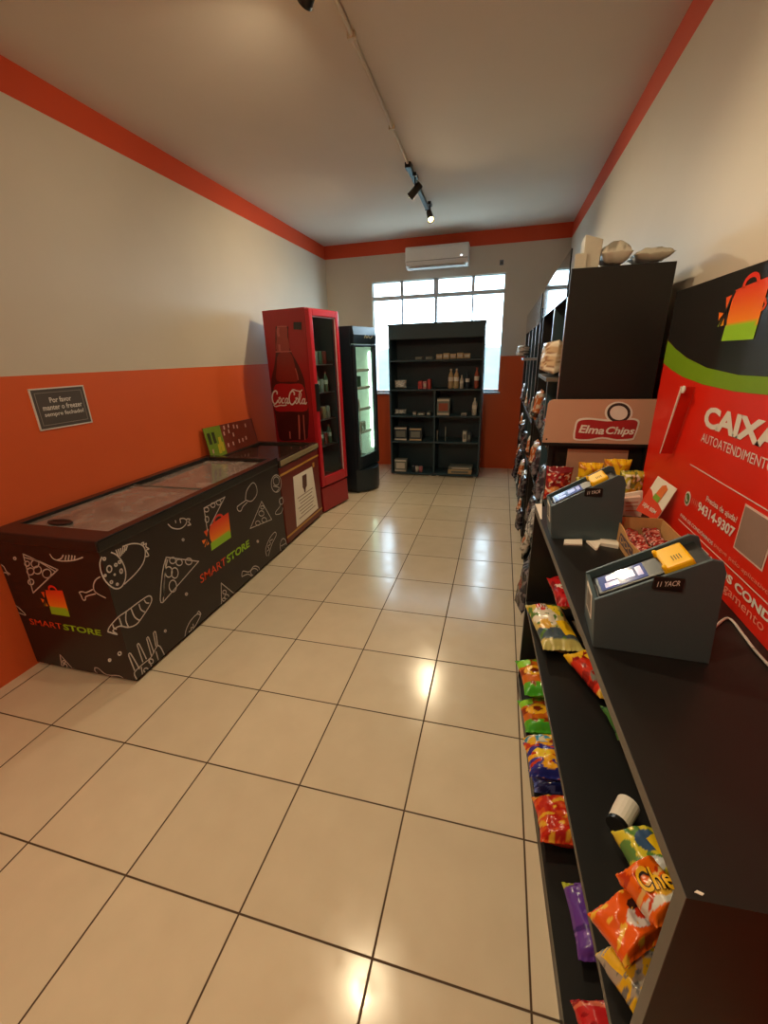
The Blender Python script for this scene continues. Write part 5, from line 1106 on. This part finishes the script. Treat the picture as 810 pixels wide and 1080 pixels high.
# stacked cards by the far stand
t = thing('card_stack', 'pale pink and white cards standing behind the far payment stand', 'cards', (2.03, 1.16, CH))
q = [on(*p, 1, 1.155) for p in ((657, 526), (676, 524), (676, 546), (656, 545))]
q[2].z = q[3].z = CH
bm = B(); prism(bm, q, (0, 0.02, 0)); obj('front_card', bm, mat('pale_pink_paper', (232, 200, 184), 0.7), t)
bm = B(); prism(bm, [q[0] + Vector((0.004, 0.0215, 0.012)), q[1] + Vector((0.01, 0.0215, 0.018)), q[2] + Vector((0.008, 0.0215, 0)), q[3] + Vector((0.004, 0.0215, 0))], (0, 0.012, 0)); obj('rear_card', bm, M_paper, t)
bm = B()
for v in (0.3, 0.55, 0.75): ribbon(bm, [q[3].lerp(q[0], v).lerp(q[2].lerp(q[1], v), 0.15), q[3].lerp(q[0], v).lerp(q[2].lerp(q[1], v), 0.85)], 0.005, NE, 0.001)
obj('printed_lines', bm, mat('salmon_ink', (214, 120, 100), 0.6), t)
# white cable from the near stand
bm = B(); pts = smoothline([(2.022, 0.30, CH + 0.03), (2.06, 0.36, CH + 0.006), tuple(on(768, 652, 2, CH + 0.004)), tuple(on(785, 671, 2, CH + 0.004)), tuple(on(800, 690, 2, CH + 0.004)), (2.13, 0.12, CH + 0.004), (2.12, -0.1, CH + 0.004)], 6)
tube(bm, pts, 0.0032, 8); tag(obj('power_cable', bm, M_cable, smooth=True), 'white cable running along the counter below the banner', 'cable')

# ------------------------------------------------------------------ snack display stand between counter and shelving
EY0, EY1 = 1.245, 1.465
EX0, EX1 = 1.752, 2.225
t = thing('snack_display_stand', 'black snack stand with a tan header board at the end of the counter', 'display stand', ((EX0 + EX1) / 2, (EY0 + EY1) / 2, 0))
bm = B()
for x in (1.775, EX1 - 0.05):
    box(bm, x, x + 0.022, EY1 - 0.03, EY1 - 0.008, 0, 1.22); 
obj('rear_post', bm, M_black, t)
bm = B(); box(bm, 1.775, EX1 - 0.028, EY1 - 0.008, EY1, 0.05, 1.225); obj('back_board', bm, M_black, t)
bm = B(); box(bm, 1.862, 2.118, EY1 - 0.0105, EY1 - 0.0085, 1.0, 1.178); obj('tan_panel', bm, M_tan, t)
for z in (0.12, 0.5, 0.93):
    bm = B(); box(bm, 1.775, 2.135, EY0, EY1 - 0.032, z, z + 0.012); box(bm, 1.775, 2.135, EY0, EY0 + 0.006, z + 0.012, z + 0.05); obj('tray', bm, M_black, t)
hb = [(1.743, 1.213), (2.235, 1.213), (2.235, 1.405), (1.775, 1.405), (1.760, 1.400), (1.751, 1.388)]
bm = B(); prism(bm, [(x, 1.418, z) for x, z in hb], (0, 0.006, 0)); hbd = obj('header_board', bm, M_tan, t)
bm = B(); box(bm, 1.743, 2.235, 1.414, 1.426, 1.199, 1.213); obj('header_rail', bm, M_blackpl, t)
bm = B(); lathe(bm, [(0.004, 0), (0.004, 0.001)], Matrix.Translation((1.760, 1.418, 1.228)) @ Matrix.Rotation(PI / 2, 4, 'X'), 10); obj('board_hole', bm, M_blackpl, hbd)
C5, c5 = (570, 410), 130 / 810
def hp_(x, y): return on(C5[0] + x * c5, C5[1] + y * c5, 1, 1.418)
outl = [(240, 205), (300, 190), (380, 196), (440, 200), (520, 198), (600, 192), (646, 206), (648, 240), (620, 318), (598, 338), (500, 342), (405, 328), (320, 342), (230, 338), (214, 315), (222, 260)]
inl = [(250, 215), (310, 203), (380, 208), (440, 214), (520, 210), (600, 204), (634, 214), (636, 240), (610, 312), (592, 326), (500, 330), (405, 316), (320, 330), (238, 328), (227, 312), (234, 262)]
bm = B(); flat(bm, smoothline([hp_(*p) for p in outl], 3, True)[:-1], NE, 0.0006); flat(bm, [hp_(x, y) for x, y in circ(514, 158, 92, 24, 74)[:-1]], NE, 0.0005); lg = obj('logo_outline', bm, M_ink, hbd)
bm = B(); flat(bm, smoothline([hp_(*p) for p in inl], 3, True)[:-1], NE, 0.0016); obj('logo_field', bm, mat('logo_red', (166, 40, 44), 0.45), lg)
bm = B(); ribbon(bm, [hp_(x, y) for x, y in circ(514, 158, 68, 24, 56)], 0.011, NE, 0.0018); obj('logo_ring', bm, mat('logo_dark', (52, 46, 46), 0.5), lg)
text('lettering', 'Elma', M_ink, lg, hp_(248, 288), hp_(415, 302), UP, 0.036, 0.03, 0.22, 0.003)
text('lettering', 'Chips', M_ink, lg, hp_(424, 312), hp_(612, 316), UP, 0.043, 0.03, 0.22, 0.003)
f_dor = make_print((150, 26, 34), [('blob', 6, 0.15, 3, (214, 90, 60)), ('disc', 0.4, 0.3, 0.22, (226, 150, 80)), ('blob', 9, 0.3, 8, (240, 220, 200)), ('band', 0.86, 1, 0, (120, 20, 30))])
f_yel = make_print((240, 190, 30), [('blob', 6, 0.2, 3, (196, 120, 30)), ('disc', 0.5, 0.4, 0.2, (120, 140, 50))])
f_yg2 = make_print((190, 180, 60), [('blob', 6, 0.05, 6, (110, 120, 60)), ('blob', 8, 0.2, 2, (236, 226, 200)), ('disc', 0.5, 0.35, 0.25, (206, 150, 50))])
def st(label, y, quad, t, fn, seed, stickers=()):
    M, w, h = standing(y, *quad); zt = M.translation.z + h / 2; h = zt - 0.962; M = frame((M.translation.x, y, 0.962 + h / 2), (1, 0, 0), (0, 0.0, 1))
    return put_bag('snack_bag', label, 'snack bag', M, w, h, t, fn, seed, 'snack bags on the display stand', stickers)
st('dark red snack bag at the left of the display stand', 1.34, ((577, 491), (604, 493), (600, 540), (571, 536)), 0.07, f_dor, 51)
st('crumpled yellow snack bag left of middle on the display stand', 1.36, ((607, 487), (633, 489), (634, 530), (608, 530)), 0.06, f_yel, 52)
st('flat topped yellow snack bag right of middle on the display stand', 1.38, ((632, 483), (661, 486), (664, 530), (636, 530)), 0.05, f_yel, 53)
st('pale green and gold snack bag at the right of the display stand', 1.31, ((650, 498), (677, 495), (678, 536), (652, 538)), 0.06, f_yg2, 54)
st('small olive bag in front of the yellow ones on the display stand', 1.285, ((606, 505), (622, 502), (624, 542), (604, 542)), 0.05, f_yg2, 55)
# loose bag at the counter's far end, low on the shelving
M = frame((1.755, 1.72, 0.285), (0.1, -1, 0.0), (0.12, 0.0, 1)); put_bag('snack_bag', 'large dark foil bag low on the shelving just past the counter end', 'snack bag', M, 0.17, 0.30, 0.06, darkfoil, 61)
